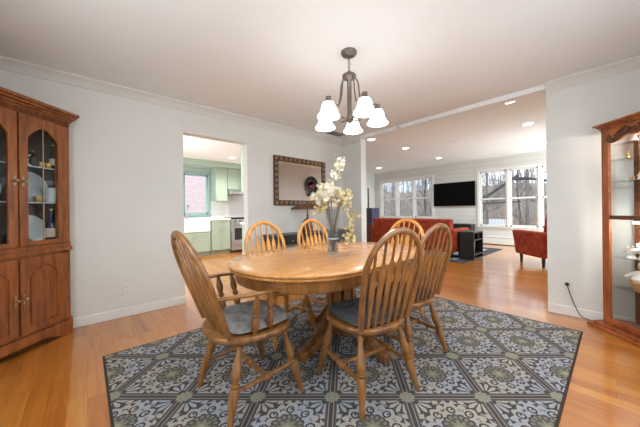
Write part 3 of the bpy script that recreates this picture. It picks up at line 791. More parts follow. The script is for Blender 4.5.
# ---------------------------------------------------------------- ceiling fittings
cans = [(4.72, 1.04, 'nearest the right wall'), (6.26, 1.09, 'second out from the right wall'), (8.36, 1.17, 'above the red armchair near the far windows'), (4.83, 3.65, 'next to the chandelier shades'),
        (6.2, 3.6, 'in the middle of the left line of lights'), (8.2, 3.63, 'above the left edge of the television'), (8.32, 5.95, 'above the left bank of windows')]
for x, y, where in cans:
    t = thing('recessed_light', 'round lit recessed ceiling light ' + where, 'ceiling light', (x, y, ZL), group='recessed lights in the living room ceiling')
    MB().lathe([(.075, -.002), (.098, -.006), (.098, 0), (.075, 0)], n=24).build('trim_ring', M['white'], t)
    MB().lathe([(.002, -.004), (.076, -.004), (.076, -.001), (.002, -.001)], n=24).build('lens', M['can'], t)
    l = bpy.data.lights.new('recessed_lamp', 'SPOT'); l.energy = 58; l.spot_size = 2.8; l.spot_blend = .9; l.shadow_soft_size = .08; l.color = (.88, .98, 1.0)
    o = bpy.data.objects.new('recessed_lamp', l); o.location = (0, 0, -.02); o.parent = t; COL.objects.link(o)
for x, y, where in ((6.6, 2.49, 'between the two lines of living room lights'), (6.48, 4.81, 'at the left of the living room, beyond the chandelier')):
    t = thing('ceiling_speaker', 'flat round pale grey ceiling disc ' + where, 'ceiling speaker', (x, y, ZL))
    MB().lathe([(.002, -.008), (.09, -.008), (.10, 0), (.002, 0)], n=24).build('grille', M['grey'], t)
    MB().lathe([(.095, -.009), (.112, -.006), (.112, 0), (.095, 0)], n=24).build('rim', M['ceiling'], t)
vt = thing('ceiling_vent', 'grey louvred air vent in the dining ceiling beside the chandelier', 'vent', (3.26, 3.22, ZC))
MB().bb(-.16, .16, -.085, .085, -.006, 0).build('frame', M['grey'], vt, bevel=.002)
for k in range(7): MB().box((0, -.06 + k * .02, -.010), (.27, .012, .003), Matrix.Rotation(.6, 3, 'X')).build('louvre', M['grey'], vt)
sn = thing('motion_sensor', 'tiny white sensor on the beam between the rooms', 'sensor', (U1, 2.26, 2.405))
MB().bb(-.022, 0, -.03, .03, -.02, .02).build('housing', M['plastic'], sn, bevel=.004)
MB().ell((-.022, 0, -.004), (.008, .014, .012)).build('lens', M['grey'], sn)
kl = thing('kitchen_light', 'round lit flush light in the kitchen ceiling', 'ceiling light', (2.73, 6.3, ZC))
MB().lathe([(.075, -.002), (.098, -.006), (.098, 0), (.075, 0)], n=24).build('trim_ring', M['white'], kl)
MB().lathe([(.002, -.004), (.076, -.004), (.076, -.001), (.002, -.001)], n=24).build('lens', M['can'], kl)
l = bpy.data.lights.new('kitchen_lamp', 'SPOT'); l.energy = 150; l.spot_size = 2.7; l.spot_blend = .9; l.shadow_soft_size = .08; l.color = (1, .96, .9)
o = bpy.data.objects.new('kitchen_lamp', l); o.location = (0, 0, -.02); o.parent = kl; COL.objects.link(o)

# ---------------------------------------------------------------- outlets
def outlet(label, loc, rz):
    t = thing('wall_outlet', label, 'outlet', loc, rz)           # local -Y faces the room
    MB().bb(-.036, .036, -.006, 0, -.058, .058).build('cover_plate', M['plastic'], t, bevel=.003)
    for z in (-.026, .026):
        s_ = MB().bb(-.016, .016, -.008, -.005, z - .016, z + .016).build('socket', M['plastic'], t, bevel=.004)
        MB().bb(-.008, -.005, -.009, -.0075, z - .006, z + .006).bb(.005, .008, -.009, -.0075, z - .006, z + .006).build('slot', M['dark'], s_)
    return t


outlet('beige wall outlet low on the left wall beside the china cabinet', (0.327, V1, 0.295), 0)
outlet('white wall outlet with a plugged cord on the right wall', (U1, 0.335, 0.30), -PI / 2)
pcd = thing('power_cord', 'black power cord running from the wall outlet down behind the curio cabinet', 'cord', (U1 - .008, 0.335, 0.326))
MB().bb(-.034, 0, -.014, .014, -.014, .014).build('plug', M['rubber'], pcd, bevel=.004)
MB().tube(smooth_path([(-.03, 0, 0), (-.05, -.01, -.03), (-.03, -.03, -.12), (-.03, -.06, -.21), (-.05, -.10, -.285), (-.045, -.16, -.312), (-.04, -.22, -.321), (-.035, -.27, -.321)], 6), .004, 6).build('cable', M['rubber'], pcd)

# ---------------------------------------------------------------- corner china cabinet
# local: X along the face (towards the kitchen), -Y towards the room, origin at the middle of the face on the floor
CR = Vector((-0.162, 3.333, 0)); A45 = PI / 4
cen = CR - Vector((math.cos(A45), math.sin(A45), 0)) * 0.335
cc = thing('china_cabinet', 'tall brown oak corner china cabinet with arched glass doors by the left wall', 'cabinet', cen, A45)
HWF = 0.41


def pent(h, ret, y0=0.0):                                            # corner cabinet plan: face, short canted returns, back corner
    k = h + ret; return [(-h, y0), (h, y0), (k, ret), (k * .12, k * 1.0), (-k * .12, k * 1.0), (-k, ret)]


def arch(x0, x1, z0, z1, rise, n=14):
    return [(x0, z0), (x1, z0)] + [(x1 + (x0 - x1) * k / n, z1 + rise * math.sin(PI * k / n)) for k in range(n + 1)]


def xz_prism(mb, poly, y0, y1):
    return mb.loft([[Vector((x, y0, z)) for x, z in poly], [Vector((x, y1, z)) for x, z in poly]])


def arched_frame(mb, x0, x1, z0, z1, gx0, gx1, gz0, gz1, rise, y0, y1, n=14):
    inner = arch(gx0, gx1, gz0, gz1, rise, n)
    outer = [(x0, z0), (x1, z0)] + [(x1 + (x0 - x1) * k / n, z1) for k in range(n + 1)]
    m = len(inner)
    vs = [Vector((x, y, z)) for y in (y0, y1) for lp in (outer, inner) for x, z in lp]
    fs = []
    for i in range(m):
        j = (i + 1) % m
        fs += [(i, j, m + j, m + i), (2 * m + i, 3 * m + i, 3 * m + j, 2 * m + j), (i, 2 * m + i, 2 * m + j, j), (m + i, m + j, 3 * m + j, 3 * m + i)]
    return mb.add(vs, fs)


b = MB()
b.prism(pent(HWF + .012, .055, -.012), .05, .125)                      # plinth
b.prism(pent(HWF + .012, .055, -.012), .125, .13)
b.build('plinth', M['china'], cc, bevel=.004)
ap = MB(); sc = [(-HWF - .01, .05), (-HWF - .01, 0), (-HWF + .06, 0)] + [(-HWF + .06 + k * .02, .02 + .025 * math.sin(k * .55) ** 2 + .02) for k in range(0, 28)] + [(HWF - .06, 0), (HWF + .01, 0), (HWF + .01, .05)]
xz_prism(ap, sc, -.008, .012); ap.build('scalloped_apron', M['china'], cc)
# carcass: bottom shelf, waist, top, back panels, stiles
b = MB()
b.prism(pent(HWF, .05), .13, .15); b.prism(pent(HWF + .012, .055, -.014), .77, .80); b.prism(pent(HWF + .004, .052, -.006), .80, .845); b.prism(pent(HWF, .05), 1.905, 1.95)
b.bb(-HWF, -.31, 0, .03, .13, 1.92).bb(.31, HWF, 0, .03, .13, 1.92).bb(-HWF, HWF, 0, .02, 1.895, 1.95)
b.bb(-HWF, HWF, 0, .02, .745, .80)
for s_ in (-1, 1):
    k = HWF + .05
    b.prism([(s_ * HWF, 0), (s_ * k, .05), (s_ * (k - .018), .062), (s_ * (HWF - .018), .02)], .13, 1.95)
b.build('carcass', M['china'], cc, bevel=.002)
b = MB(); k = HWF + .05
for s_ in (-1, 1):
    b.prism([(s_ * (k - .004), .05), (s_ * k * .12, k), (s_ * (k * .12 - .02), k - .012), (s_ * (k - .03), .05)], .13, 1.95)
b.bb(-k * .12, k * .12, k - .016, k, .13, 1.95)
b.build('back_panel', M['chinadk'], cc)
cr = MB()
for h_, ret, y0, z0, z1 in ((HWF + .004, .052, -.006, 1.95, 1.965), (HWF + .018, .056, -.025, 1.965, 1.985), (HWF + .03, .06, -.05, 1.985, 2.005), (HWF + .04, .065, -.07, 2.005, 2.03)):
    cr.prism(pent(h_, ret, y0), z0, z1)
cr.build('crown', M['china'], cc, bevel=.005, seg=3)
for z in (1.20, 1.50):
    b = MB(); b.prism([(-.32, .03), (.32, .03), (.37, .085), (.06, .36), (-.06, .36), (-.37, .085)], z - .004, z + .004); b.build('glass_shelf', M['shelfglass'], cc); MB().bb(-.32, .32, .026, .031, z - .005, z + .005).build('shelf_edge', M['porcblue'], cc)
for s_ in (-1, 1):
    x0, x1 = (.006, .325) if s_ > 0 else (-.325, -.006)
    g0, g1 = x0 + .058, x1 - .030 if s_ > 0 else x1 - .058
    if s_ < 0: g0, g1 = x0 + .030, x1 - .058
    d = MB(); arched_frame(d, x0, x1, .848, 1.90, g0, g1, .885, 1.72, .095, -.022, -.002); dr = d.build('upper_door', M['china'], cc, bevel=.003)
    p = MB(); xz_prism(p, arch(g0 - .004, g1 + .004, .882, 1.722, .095), -.012, -.009); p.build('glass_pane', M['glass'], dr)
    MB().bb((g0 + g1) / 2 - .004, (g0 + g1) / 2 + .004, -.017, -.0125, .885, 1.812).build('lead_came', M['brass'], dr)
    kx = .028 * s_
    kb = MB(); kb.ell((kx, -.045, 1.362), (.013, .013, .013)); kb.tube([(kx, -.022, 1.362), (kx, -.04, 1.362)], .005, 8); kb.bb(kx - .007, kx + .007, -.025, -.021, 1.325, 1.40); kb.build('knob', M['brass'], dr)
    d = MB(); g0, g1 = x0 + .058, x1 - .040
    if s_ < 0: g0, g1 = x0 + .040, x1 - .058
    arched_frame(d, x0, x1, .148, .752, g0, g1, .20, .61, .075, -.022, -.002); dr = d.build('lower_door', M['china'], cc, bevel=.004)
    p = MB(); xz_prism(p, arch(g0 + .018, g1 - .018, .222, .592, .07), -.018, -.004); xz_prism(p, arch(g0 - .004, g1 + .004, .196, .612, .077), -.010, -.003); p.build('raised_panel', M['china'], dr, bevel=.006)
    kb = MB(); kb.ell((kx, -.045, .435), (.013, .013, .013)); kb.tube([(kx, -.022, .435), (kx, -.04, .435)], .005, 8); kb.bb(kx - .007, kx + .007, -.025, -.021, .395, .475); kb.build('knob', M['brass'], dr)


def in_china(x, y, z): return cen + Matrix.Rotation(A45, 3, 'Z') @ Vector((x, y, z))


def bottle(label, p, h, r, mat, lab=True, group=None):
    t = thing('bottle', label, 'bottle', p, A45, group)
    MB().lathe([(r * .9, 0), (r, .006), (r, h * .55), (r * .8, h * .63), (r * .36, h * .74), (r * .33, h * .92), (r * .4, h * .93), (r * .4, h * .96)], n=18).build('body', mat, t)
    MB().lathe([(r * .36, h * .96), (r * .42, h * .962), (r * .42, h), (r * .3, h)], n=14).build('stopper', M['gold'], t)
    if lab: MB().lathe([(r * 1.01, h * .16), (r * 1.02, h * .17), (r * 1.02, h * .42), (r * 1.01, h * .43)], n=18, cap=False).build('label', M['label'], t)
    return t


def plate(label, p, r, tilt, mat, rz=A45, rim='porcblue'):
    t = thing('display_plate', label, 'plate', p, rz)
    Mx = Matrix.Translation((0, 0, r * .96)) @ Matrix.Rotation(PI / 2 - tilt, 4, 'X')
    MB().lathe([(.001, .004), (r * .62, .004), (r * .7, .012), (r * .7, .016), (r * .62, .009), (.001, .009)], n=28).xf(Mx).build('well', mat, t)
    MB().lathe([(r * .7, .012), (r, .022), (r, .026), (r * .7, .016)], n=28).xf(Mx).build('rim', M[rim], t)
    return t


SH = lambda n: (.849, 1.204, 1.504)[n]
bottle('dark bottle with pale label on the bottom shelf at right inside the china cabinet', in_china(0.315, 0.075, SH(0)), .30, .040, M['bottleblue'])
bottle('slim dark bottle with white label on the top shelf inside the china cabinet', in_china(0.335, 0.065, SH(2)), .22, .030, M['bottle'])
bottle('small decanter with white top at the left of the top shelf inside the china cabinet', in_china(0.155, 0.055, SH(2)), .13, .032, M['bottle'], False)
plate('large pale blue plate standing on the middle shelf behind the right glass door', in_china(0.200, 0.145, SH(1)), .135, .22, M['porc'])
plate('large pale plate standing on the bottom shelf behind the right glass door', in_china(0.180, 0.125, SH(0)), .125, .22, M['porc'])
plate('cream plate standing on the middle shelf behind the left glass door', in_china(-.12, .15, SH(1)), .12, .22, M['porc'])
plate('cream plate standing on the bottom shelf behind the left glass door', in_china(-.15, .15, SH(0)), .115, .22, M['label'])


def mug(label, p, r, h, mat, name='teacup', cat='cup'):
    t = thing(name, label, cat, p, A45 + .6)
    MB().lathe([(r * .6, 0), (r * .75, .004), (r * .95, h * .5), (r, h), (r * .93, h), (r * .86, h * .5), (r * .6, .008)], n=18).build('bowl', mat, t)
    MB().tube(smooth_path([(r * .9, 0, h * .8), (r * 1.5, 0, h * .75), (r * 1.5, 0, h * .4), (r * .88, 0, h * .28)]), .004, 6).build('handle', mat, t)


mug('small gold cup in front of the blue plate on the middle shelf', in_china(0.195, 0.055, SH(1)), .028, .05, M['gold'])
mug('gold cup at the left of a pair on the top shelf inside the china cabinet', in_china(0.225, 0.055, SH(2)), .024, .045, M['gold'])
mug('gold cup at the right of a pair on the top shelf inside the china cabinet', in_china(0.278, 0.055, SH(2)), .024, .045, M['gold'])
mug('white cup in front of the pale plate on the bottom shelf', in_china(0.180, 0.055, SH(0)), .04, .05, M['porc'])
t = thing('ice_bucket', 'grey blue bucket on the middle shelf at right inside the china cabinet', 'bucket', in_china(0.305, 0.065, SH(1)), A45)
MB().lathe([(.038, 0), (.042, .004), (.05, .12), (.054, .122), (.054, .13), (.046, .13), (.04, .01)], n=22).build('pail', M['porcblue'], t)
MB().tube([(0.05 * math.cos(a), 0, .115 + .09 * math.sin(a)) for a in [PI * k / 12 for k in range(13)]], .0025, 6).build('bail_handle', M['steel'], t)
t = thing('figurine', 'small white porcelain figure beside the decanter on the top shelf', 'figurine', in_china(0.135, 0.055, SH(2)), A45)
MB().lathe([(.02, 0), (.022, .004), (.012, .03), (.016, .055), (.008, .07)], n=14).build('body', M['porc'], t)
MB().ell((0, 0, .082), (.012, .012, .014)).build('head', M['porc'], t)

# ---------------------------------------------------------------- corner curio cabinet (right)
# local: X along the face from the wall end into the near corner, -Y into the room
KR = Vector((3.548, 0.084, 0)); KF = 0.70; AK = PI + A45
kc = thing('curio_cabinet', 'cherry wood corner curio cabinet with carved crest and glass door at the right wall', 'cabinet', KR, AK)
# local x axis = (-1,-1)/sqrt2 ; local y axis = (1,-1)/sqrt2 (towards the corner)


def kplan(o, y0=0.0, ret=.066): return [(-o, y0), (KF + o, y0), (KF + ret + o * .4, ret), (KF / 2 + .30, .36), (KF / 2 - .30 + .08, .36), (-ret - o * .4, ret)]


b = MB(); b.prism(kplan(.075, -.075, .03), 0, .03); b.prism(kplan(.05, -.05, .04), .03, .052); b.build('plinth', M['cherry'], kc, bevel=.006, seg=3)
MB().prism(kplan(.0, .0), .052, .075).build('bottom_panel', M['cherry'], kc, bevel=.003); MB().prism(kplan(0, 0), 1.80, 1.815).build('top_panel', M['cherry'], kc, bevel=.003)
b = MB(); b.prism(kplan(.008, -.012), 1.815, 1.828); b.prism(kplan(.016, -.03, .058), 1.828, 1.842); b.prism(kplan(.03, -.05, .05), 1.842, 1.860); b.build('crown', M['cherry'], kc, bevel=.006, seg=3)
for x0, x1 in ((0, .036), (KF - .036, KF)): MB().bb(x0, x1, 0, .03, .075, 1.80).build('stile', M['cherry'], kc, bevel=.003)
for px, py in ((.118, .195), (KF - .118, .195)): MB().bb(px - .02, px + .02, py - .02, py + .02, .075, 1.80).build('back_post', M['cherrydk'], kc)
MB().prism([(-.060, .066), (.10, .196), (.105, .19), (-.052, .062)], .075, 1.80).build('side_glass', M['glass'], kc)
d = MB(); zt = 1.80
d.bb(.038, .082, -.018, .004, .078, 1.795).bb(KF - .082, KF - .038, -.018, .004, .078, 1.795).bb(.082, KF - .082, -.018, .004, .078, .12)
MR = MB().bb(.082, KF - .082, -.017, .004, 1.0, 1.035)
top = [(.082, 1.795)] + [(.082 + (KF - .164) * k / 24, 1.675 + .045 * math.sin(PI * k / 24) + .012 * math.cos(k * PI / 3)) for k in range(25)] + [(KF - .082, 1.795)]
xz_prism(d, top, -.018, .004); dr = d.build('door', M['cherry'], kc, bevel=.003)
MR.build('mid_rail', M['cherrydk'], dr, bevel=.002)
g = MB(); xz_prism(g, [(.08, .115), (KF - .08, .115), (KF - .08, 1.72), (.08, 1.72)], -.004, -.001); g.build('glass_pane', M['glass'], dr)
cv = MB()                                                     # carved crest: scrolls and shell
for s_ in (-1, 1):
    cxx = KF / 2
    sc_ = [(cxx + s_ * (.245 - .030 * t_ / 6 * math.cos(t_) + .012), -.026, 1.712 + .030 * (1 - t_ / 9) * math.sin(t_)) for t_ in [k * .5 for k in range(14)]]
    cv.tube(sc_, .012, 6)
    cv.tube(smooth_path([(cxx + s_ * .262, -.024, 1.70), (cxx + s_ * .22, -.026, 1.685), (cxx + s_ * .17, -.026, 1.72), (cxx + s_ * .12, -.026, 1.735), (cxx + s_ * .09, -.028, 1.77)]), .018, 7)
    cv.tube(smooth_path([(cxx + s_ * .20, -.024, 1.72), (cxx + s_ * .16, -.026, 1.755), (cxx + s_ * .12, -.028, 1.775)]), .016, 7)
for k in range(7):
    a = PI * (k + .5) / 7; cv.tube([(KF / 2, -.026, 1.715), (KF / 2 + .075 * math.cos(a), -.028, 1.715 + .068 * math.sin(a))], [.006, .015], 7)
cv.build('carved_crest', M['cherrydk'], dr)
MB().lathe([(.002, 1.785), (.045, 1.785), (.05, 1.80), (.002, 1.80)], (KF / 2 - .05, .15, 0), 18).build('cabinet_light_and_fill', M['can'], kc)
l = bpy.data.lights.new('curio_lamp_and_fill', 'POINT'); l.energy = 6.5; l.shadow_soft_size = .05; l.color = (1, .93, .84)
o = bpy.data.objects.new('curio_lamp_and_fill', l); o.location = (KF / 2 - .05, .15, 1.75); o.parent = kc; COL.objects.link(o)
MB().lathe([(.002, .968), (.03, .968), (.034, .98), (.002, .98)], (KF / 2 - .10, .05, 0), 16).tube([(KF / 2 - .10, .004, .98), (KF / 2 - .10, .05, .98)], .006, 6).build('cabinet_light_and_fill', M['can'], kc)  # second puck, added to brighten the lower half of the cabinet
l = bpy.data.lights.new('curio_lamp_and_fill', 'POINT'); l.energy = 4; l.shadow_soft_size = .04; l.color = (1, .95, .88)  # added fill for the lower shelves
o = bpy.data.objects.new('curio_lamp_and_fill', l); o.location = (KF / 2 - .10, .06, .94); o.parent = kc; COL.objects.link(o)
KSH = (0.40, 0.665, 1.335, 1.53, 1.665)
for z in KSH: MB().prism([(.03, .035), (KF - .03, .035), (KF - .10, .16), (KF / 2 + .26, .335), (KF / 2 - .22, .335), (.10, .16)], z - .006, z).build('glass_shelf', M['shelfglass'], kc)


def in_curio(x, y, z): return KR + Matrix.Rotation(AK, 3, 'Z') @ Vector((x, y, z))


def fig(label, p, h, mat, seed, name='figurine', cat='figurine', rz=0.0):
    rd_ = random.Random(seed); t = thing(name, label, cat, p, AK + rz)
    MB().lathe([(h * .26, 0), (h * .28, h * .06), (h * .2, h * .2), (h * .15, h * .45), (h * .18, h * .62), (h * .08, h * .74)], n=12).build('body', mat, t)
    MB().ell((0, 0, h * .86), (h * .11, h * .11, h * .14)).build('head', M['skin'] if seed % 2 else mat, t)
    for s_ in (-1, 1): MB().tube([(s_ * h * .15, 0, h * .62), (s_ * h * .3, -h * .06, h * .45), (s_ * h * .16, -h * .18, h * .42)], h * .045, 6).build('arm', mat, t)


fig('white porcelain figurine at the left of the top glass shelf of the curio cabinet', in_curio(0.190, .08, KSH[4]), .10, M['porc'], 2)
fig('rose and white figurine on the top glass shelf of the curio cabinet, nearer the middle', in_curio(0.265, .08, KSH[4]), .11, M['lace'], 3)
fig('gilt edged small figurine alone on the second glass shelf from the top', in_curio(0.145, .08, KSH[3]), .06, M['gold'], 4)
for k, nm in enumerate(('leftmost', 'middle', 'rightmost')):
    fig('%s of three small white and gold figurines on the third glass shelf' % nm, in_curio(.135 + k * .05, .08, KSH[2]), (.05, .045, .07)[k], (M['porc'], M['gold'], M['porc'])[k], 5 + k)


def flowers(label, p, s, seed):
    rd_ = random.Random(seed); t = thing('porcelain_posy', label, 'figurine', p, AK)
    MB().lathe([(s * .3, 0), (s * .34, s * .05), (s * .22, s * .3), (s * .3, s * .5), (s * .25, s * .5)], n=12).build('pot', M['porc'], t)
    mb_ = MB()
    for _ in range(14): blossom(mb_, (rd_.gauss(0, s * .25), rd_.gauss(0, s * .22), s * .7 + rd_.gauss(0, s * .18)), s * .2, rd_)
    mb_.build('blossoms', M['lace'], t)


flowers('white porcelain flower posy at the left of the shelf above the doll', in_curio(0.170, .07, KSH[1]), .10, 1)
flowers('larger white porcelain flower posy at the right on the shelf above the doll', in_curio(0.255, .09, KSH[1]), .13, 2)
t = thing('wicker_basket', 'small round wicker basket holding a doll on the lowest glass shelf', 'basket', in_curio(0.240, .10, KSH[0]), AK)
MB().lathe([(.05, 0), (.056, .004), (.085, .07), (.09, .072), (.09, .08), (.08, .08), (.05, .012)], n=24).build('bowl', M['wicker'], t)
MB().tube([(.088 * math.cos(2 * PI * k / 24), .088 * math.sin(2 * PI * k / 24), .078) for k in range(25)], .006, 6).build('rim', M['wicker'], t)
dl = thing('doll', 'baby doll in a white lace dress sitting in the wicker basket', 'doll', in_curio(0.240, .10, KSH[0] + .014), AK)
MB().lathe([(.044, 0), (.062, .06), (.075, .09), (.058, .12), (.035, .15), (.022, .165)], n=18).build('dress', M['lace'], dl)
MB().ell((0, -.005, .195), (.032, .033, .037), 14, 10).build('head', M['skin'], dl)
MB().lathe([(.038, .185), (.040, .20), (.036, .22), (.022, .237), (.004, .243)], (0, .004, 0), 14).build('bonnet', M['lace'], dl)
for s_ in (-1, 1): MB().tube(smooth_path([(s_ * .04, 0, .14), (s_ * .085, -.02, .115), (s_ * .10, -.045, .09)]), [.016] * 7 + [.013] * 6, 8).build('sleeve', M['lace'], dl)
t = thing('glass_ornament', 'small clear round ornament on the floor of the curio cabinet', 'ornament', in_curio(0.210, .07, .075), AK)
MB().ell((0, 0, .034), (.03, .03, .03), 14, 9).build('globe', M['vase'], t); MB().lathe([(.022, 0), (.024, .003), (.016, .008)], n=14).build('foot', M['lampwood'], t)

# ---------------------------------------------------------------- framed mirror, console, table lamp
mz0, mz1, mu0, mu1 = 1.195, 1.972, 2.155, 3.225
mr = thing('framed_mirror', 'landscape wall mirror in a dark frame of gilt blocks on the left wall', 'mirror', ((mu0 + mu1) / 2, V1, (mz0 + mz1) / 2))
hw_, hh_, fw_ = (mu1 - mu0) / 2, (mz1 - mz0) / 2, .085
b = MB().bb(-hw_, hw_, -.028, 0, -hh_, -hh_ + fw_).bb(-hw_, hw_, -.028, 0, hh_ - fw_, hh_).bb(-hw_, -hw_ + fw_, -.028, 0, -hh_ + fw_, hh_ - fw_).bb(hw_ - fw_, hw_, -.028, 0, -hh_ + fw_, hh_ - fw_)
fr_ = b.build('frame', M['frame'], mr, bevel=.006)
b = MB()
nx, nzz = 12, 9
for k in range(nx):
    x = -hw_ + fw_ / 2 + (2 * hw_ - fw_) * k / (nx - 1)
    for z in (-hh_ + fw_ / 2, hh_ - fw_ / 2): b.bb(x - .022, x + .022, -.036, -.026, z - .026, z + .026)
for k in range(1, nzz - 1):
    z = -hh_ + fw_ / 2 + (2 * hh_ - fw_) * k / (nzz - 1)
    for x in (-hw_ + fw_ / 2, hw_ - fw_ / 2): b.bb(x - .026, x + .026, -.036, -.026, z - .022, z + .022)
b.build('gilt_blocks', M['gilt'], fr_, bevel=.004)
MB().bb(-hw_ + fw_ - .004, hw_ - fw_ + .004, -.014, -.008, -hh_ + fw_ - .004, hh_ - fw_ + .004).build('mirror_glass', M['mirror'], mr)

cs = thing('console_table', 'black console table against the wall below the mirror', 'console table', (2.72, 3.27, 0))
MB().bb(-.80, .80, -.19, .19, .735, .765).build('top', M['black'], cs, bevel=.004)
MB().bb(-.77, .77, -.17, .17, .62, .735).build('apron', M['black'], cs)
for k in range(3):
    x = -.5 + k * .5; d_ = MB().bb(x - .22, x + .22, -.182, -.17, .635, .722).build('drawer', M['black'], cs, bevel=.003)
    MB().ell((x, -.192, .68), (.012, .012, .012)).build('knob', M['steel'], d_)
for sx_ in (-.74, .74):
    for sy_ in (-.145, .145): MB().bb(sx_ - .03, sx_ + .03, sy_ - .025, sy_ + .025, 0, .62).build('leg', M['black'], cs, bevel=.003)
MB().bb(-.73, .73, -.15, .15, .16, .185).build('lower_shelf', M['black'], cs)

lp = thing('table_lamp', 'wooden table lamp with a dark brown sloped shade on the console below the mirror', 'lamp', (2.63, 3.25, .765), 0.0)
b = MB()
for h_, z0, z1 in ((.075, 0, .03), (.06, .03, .12), (.05, .12, .165), (.062, .165, .18), (.042, .18, .21)): b.bb(-h_, h_, -h_, h_, z0, z1)
b.build('base', M['lampwood'], lp, bevel=.004)
MB().lathe([(.02, .21), (.026, .225), (.013, .24), (.018, .27), (.012, .29), (.010, .36)], n=14).build('stem', M['lampwood'], lp)
b = MB(); P4 = lambda h_, z: [Vector((sx_ * h_, sy_ * h_ * .66, z)) for sx_, sy_ in ((-1, -1), (1, -1), (1, 1), (-1, 1))]
b.loft([P4(.215, .362), P4(.215, .385), P4(.10, .45), P4(.06, .455), P4(.09, .445), P4(.20, .372)]); b.build('shade', M['lampwood'], lp, bevel=.003)
MB().lathe([(.01, .455), (.022, .465), (.012, .475), (.014, .49), (.003, .50)], n=12).build('finial', M['lampwood'], lp)

wp = thing('wall_plate', 'round dark plate with a red centre, reflected in the framed mirror', 'plate', (6.21, LV0, 2.05))
Mx = Matrix.Rotation(-PI / 2, 4, 'X')
MB().lathe([(.001, .02), (.15, .02), (.17, .03), (.16, .012), (.001, .0)], n=32).xf(Mx).build('centre', material('dull_red_glaze', (168, 82, 98), .35), wp)
MB().lathe([(.16, .02), (.28, .045), (.32, .052), (.32, .04), (.16, .0)], n=32).xf(Mx).build('rim', M['dark'], wp)
ws = thing('wall_bracket', 'short dark ledge under the round plate reflected in the framed mirror', 'shelf', (6.21, LV0, 1.70))
MB().bb(-.22, .22, 0, .08, 0, .03).build('ledge', M['black'], ws, bevel=.004)
for s_ in (-.15, .15): MB().bb(s_ - .012, s_ + .012, 0, .06, -.07, 0).build('bracket', M['black'], ws)

# ---------------------------------------------------------------- kitchen
KF_ = 6.93
def shaker(mb, u0, u1, z0, z1, v, r=.055):
    mb.bb(u0, u1, v - .016, v, z0, z0 + r).bb(u0, u1, v - .016, v, z1 - r, z1).bb(u0, u0 + r, v - .016, v, z0 + r, z1 - r).bb(u1 - r, u1, v - .016, v, z0 + r, z1 - r).bb(u0 + r, u1 - r, v - .007, v, z0 + r, z1 - r)
    return mb


def base_unit(label, u0, u1, top_=.885, doors=2, drawer=True, handle=True, name='base_cabinet'):
    t = thing(name, label, 'cabinet', ((u0 + u1) / 2, KV, 0)); o = Vector(((u0 + u1) / 2, KV, 0)); sh = Matrix.Translation(-o)
    MB().bb(u0, u1, KF_, KV - .014, .10, top_).xf(sh).build('carcass', M['sage'], t)
    MB().bb(u0, u1, KF_ + .07, KV - .014, 0, .10).xf(sh).build('toe_kick', M['sage'], t)
    z1 = top_ - .012
    if drawer:
        d_ = shaker(MB(), u0 + .006, u1 - .006, z1 - .15, z1, KF_, .03).xf(sh).build('drawer', M['sage'], t)
        MB().tube([((u0 + u1) / 2 - .05, KF_ - .035, z1 - .075), ((u0 + u1) / 2 + .05, KF_ - .035, z1 - .075)], .006, 8).xf(sh).build('handle', M['steel'], d_)
        z1 -= .158
    for k in range(doors):
        a0, a1 = u0 + .006 + (u1 - u0 - .012) * k / doors, u0 + .006 + (u1 - u0 - .012) * (k + 1) / doors
        d_ = shaker(MB(), a0 + .002, a1 - .002, .112, z1, KF_).xf(sh).build('door', M['sage'], t)
        hx = a1 - .04 if k == 0 and doors > 1 else a0 + .04
        if handle: MB().tube([(hx, KF_ - .035, z1 - .06), (hx, KF_ - .035, z1 - .17)], .006, 8).xf(sh).build('handle', M['steel'], d_)
    return t


base_unit('sage green base cabinet under the white farmhouse sink', 1.62, 2.40, .60, 2, False)
base_unit('sage green base cabinet with drawer beside the stainless range', 2.42, 2.925)
base_unit('sage green base cabinet at the left of the kitchen sink', .95, 1.60)
sk = thing('farmhouse_sink', 'white apron-front sink below the kitchen window', 'sink', (2.01, 6.93, .605))
MB().bb(-.385, .385, -.03, .008, 0, .305).build('apron', M['white'], sk, bevel=.012, seg=3)
MB().bb(-.385, -.35, .008, .45, .08, .305).bb(.35, .385, .008, .45, .08, .305).bb(-.35, .35, .42, .45, .08, .305).bb(-.385, .385, .008, .45, 0, .08).build('basin', M['white'], sk)
ct = MB().bb(.95, 1.62, 6.90, KV, .888, .925).bb(2.40, 2.935, 6.90, KV, .888, .925).bb(1.62, 2.40, 7.39, KV, .888, .925)
tag(ct.build('countertop', M['white'], bevel=.004), 'white kitchen countertop running under the window to the range', 'countertop')
fc = thing('kitchen_faucet', 'chrome gooseneck faucet behind the white sink', 'faucet', (1.99, 7.45, .925))
MB().lathe([(.028, 0), (.028, .015), (.016, .03), (.014, .08)], n=14).build('base', M['steel'], fc)
MB().tube(smooth_path([(0, 0, .05), (0, 0, .25), (0, -.03, .33), (0, -.10, .36), (0, -.17, .32), (0, -.18, .26)]), .012, 8).build('spout', M['steel'], fc)
MB().tube([(.02, 0, .06), (.08, 0, .09)], .007, 8).build('lever', M['steel'], fc)
struct('backsplash', MB().bb(KU0, U1, KV - .012, KV - .001, .925, 1.03).bb(2.63, U1, KV - .012, KV - .001, 1.03, 1.75).bb(KU0, 1.87, KV - .012, KV - .001, 1.03, 1.40), M['tile'], 'white subway tile backsplash')


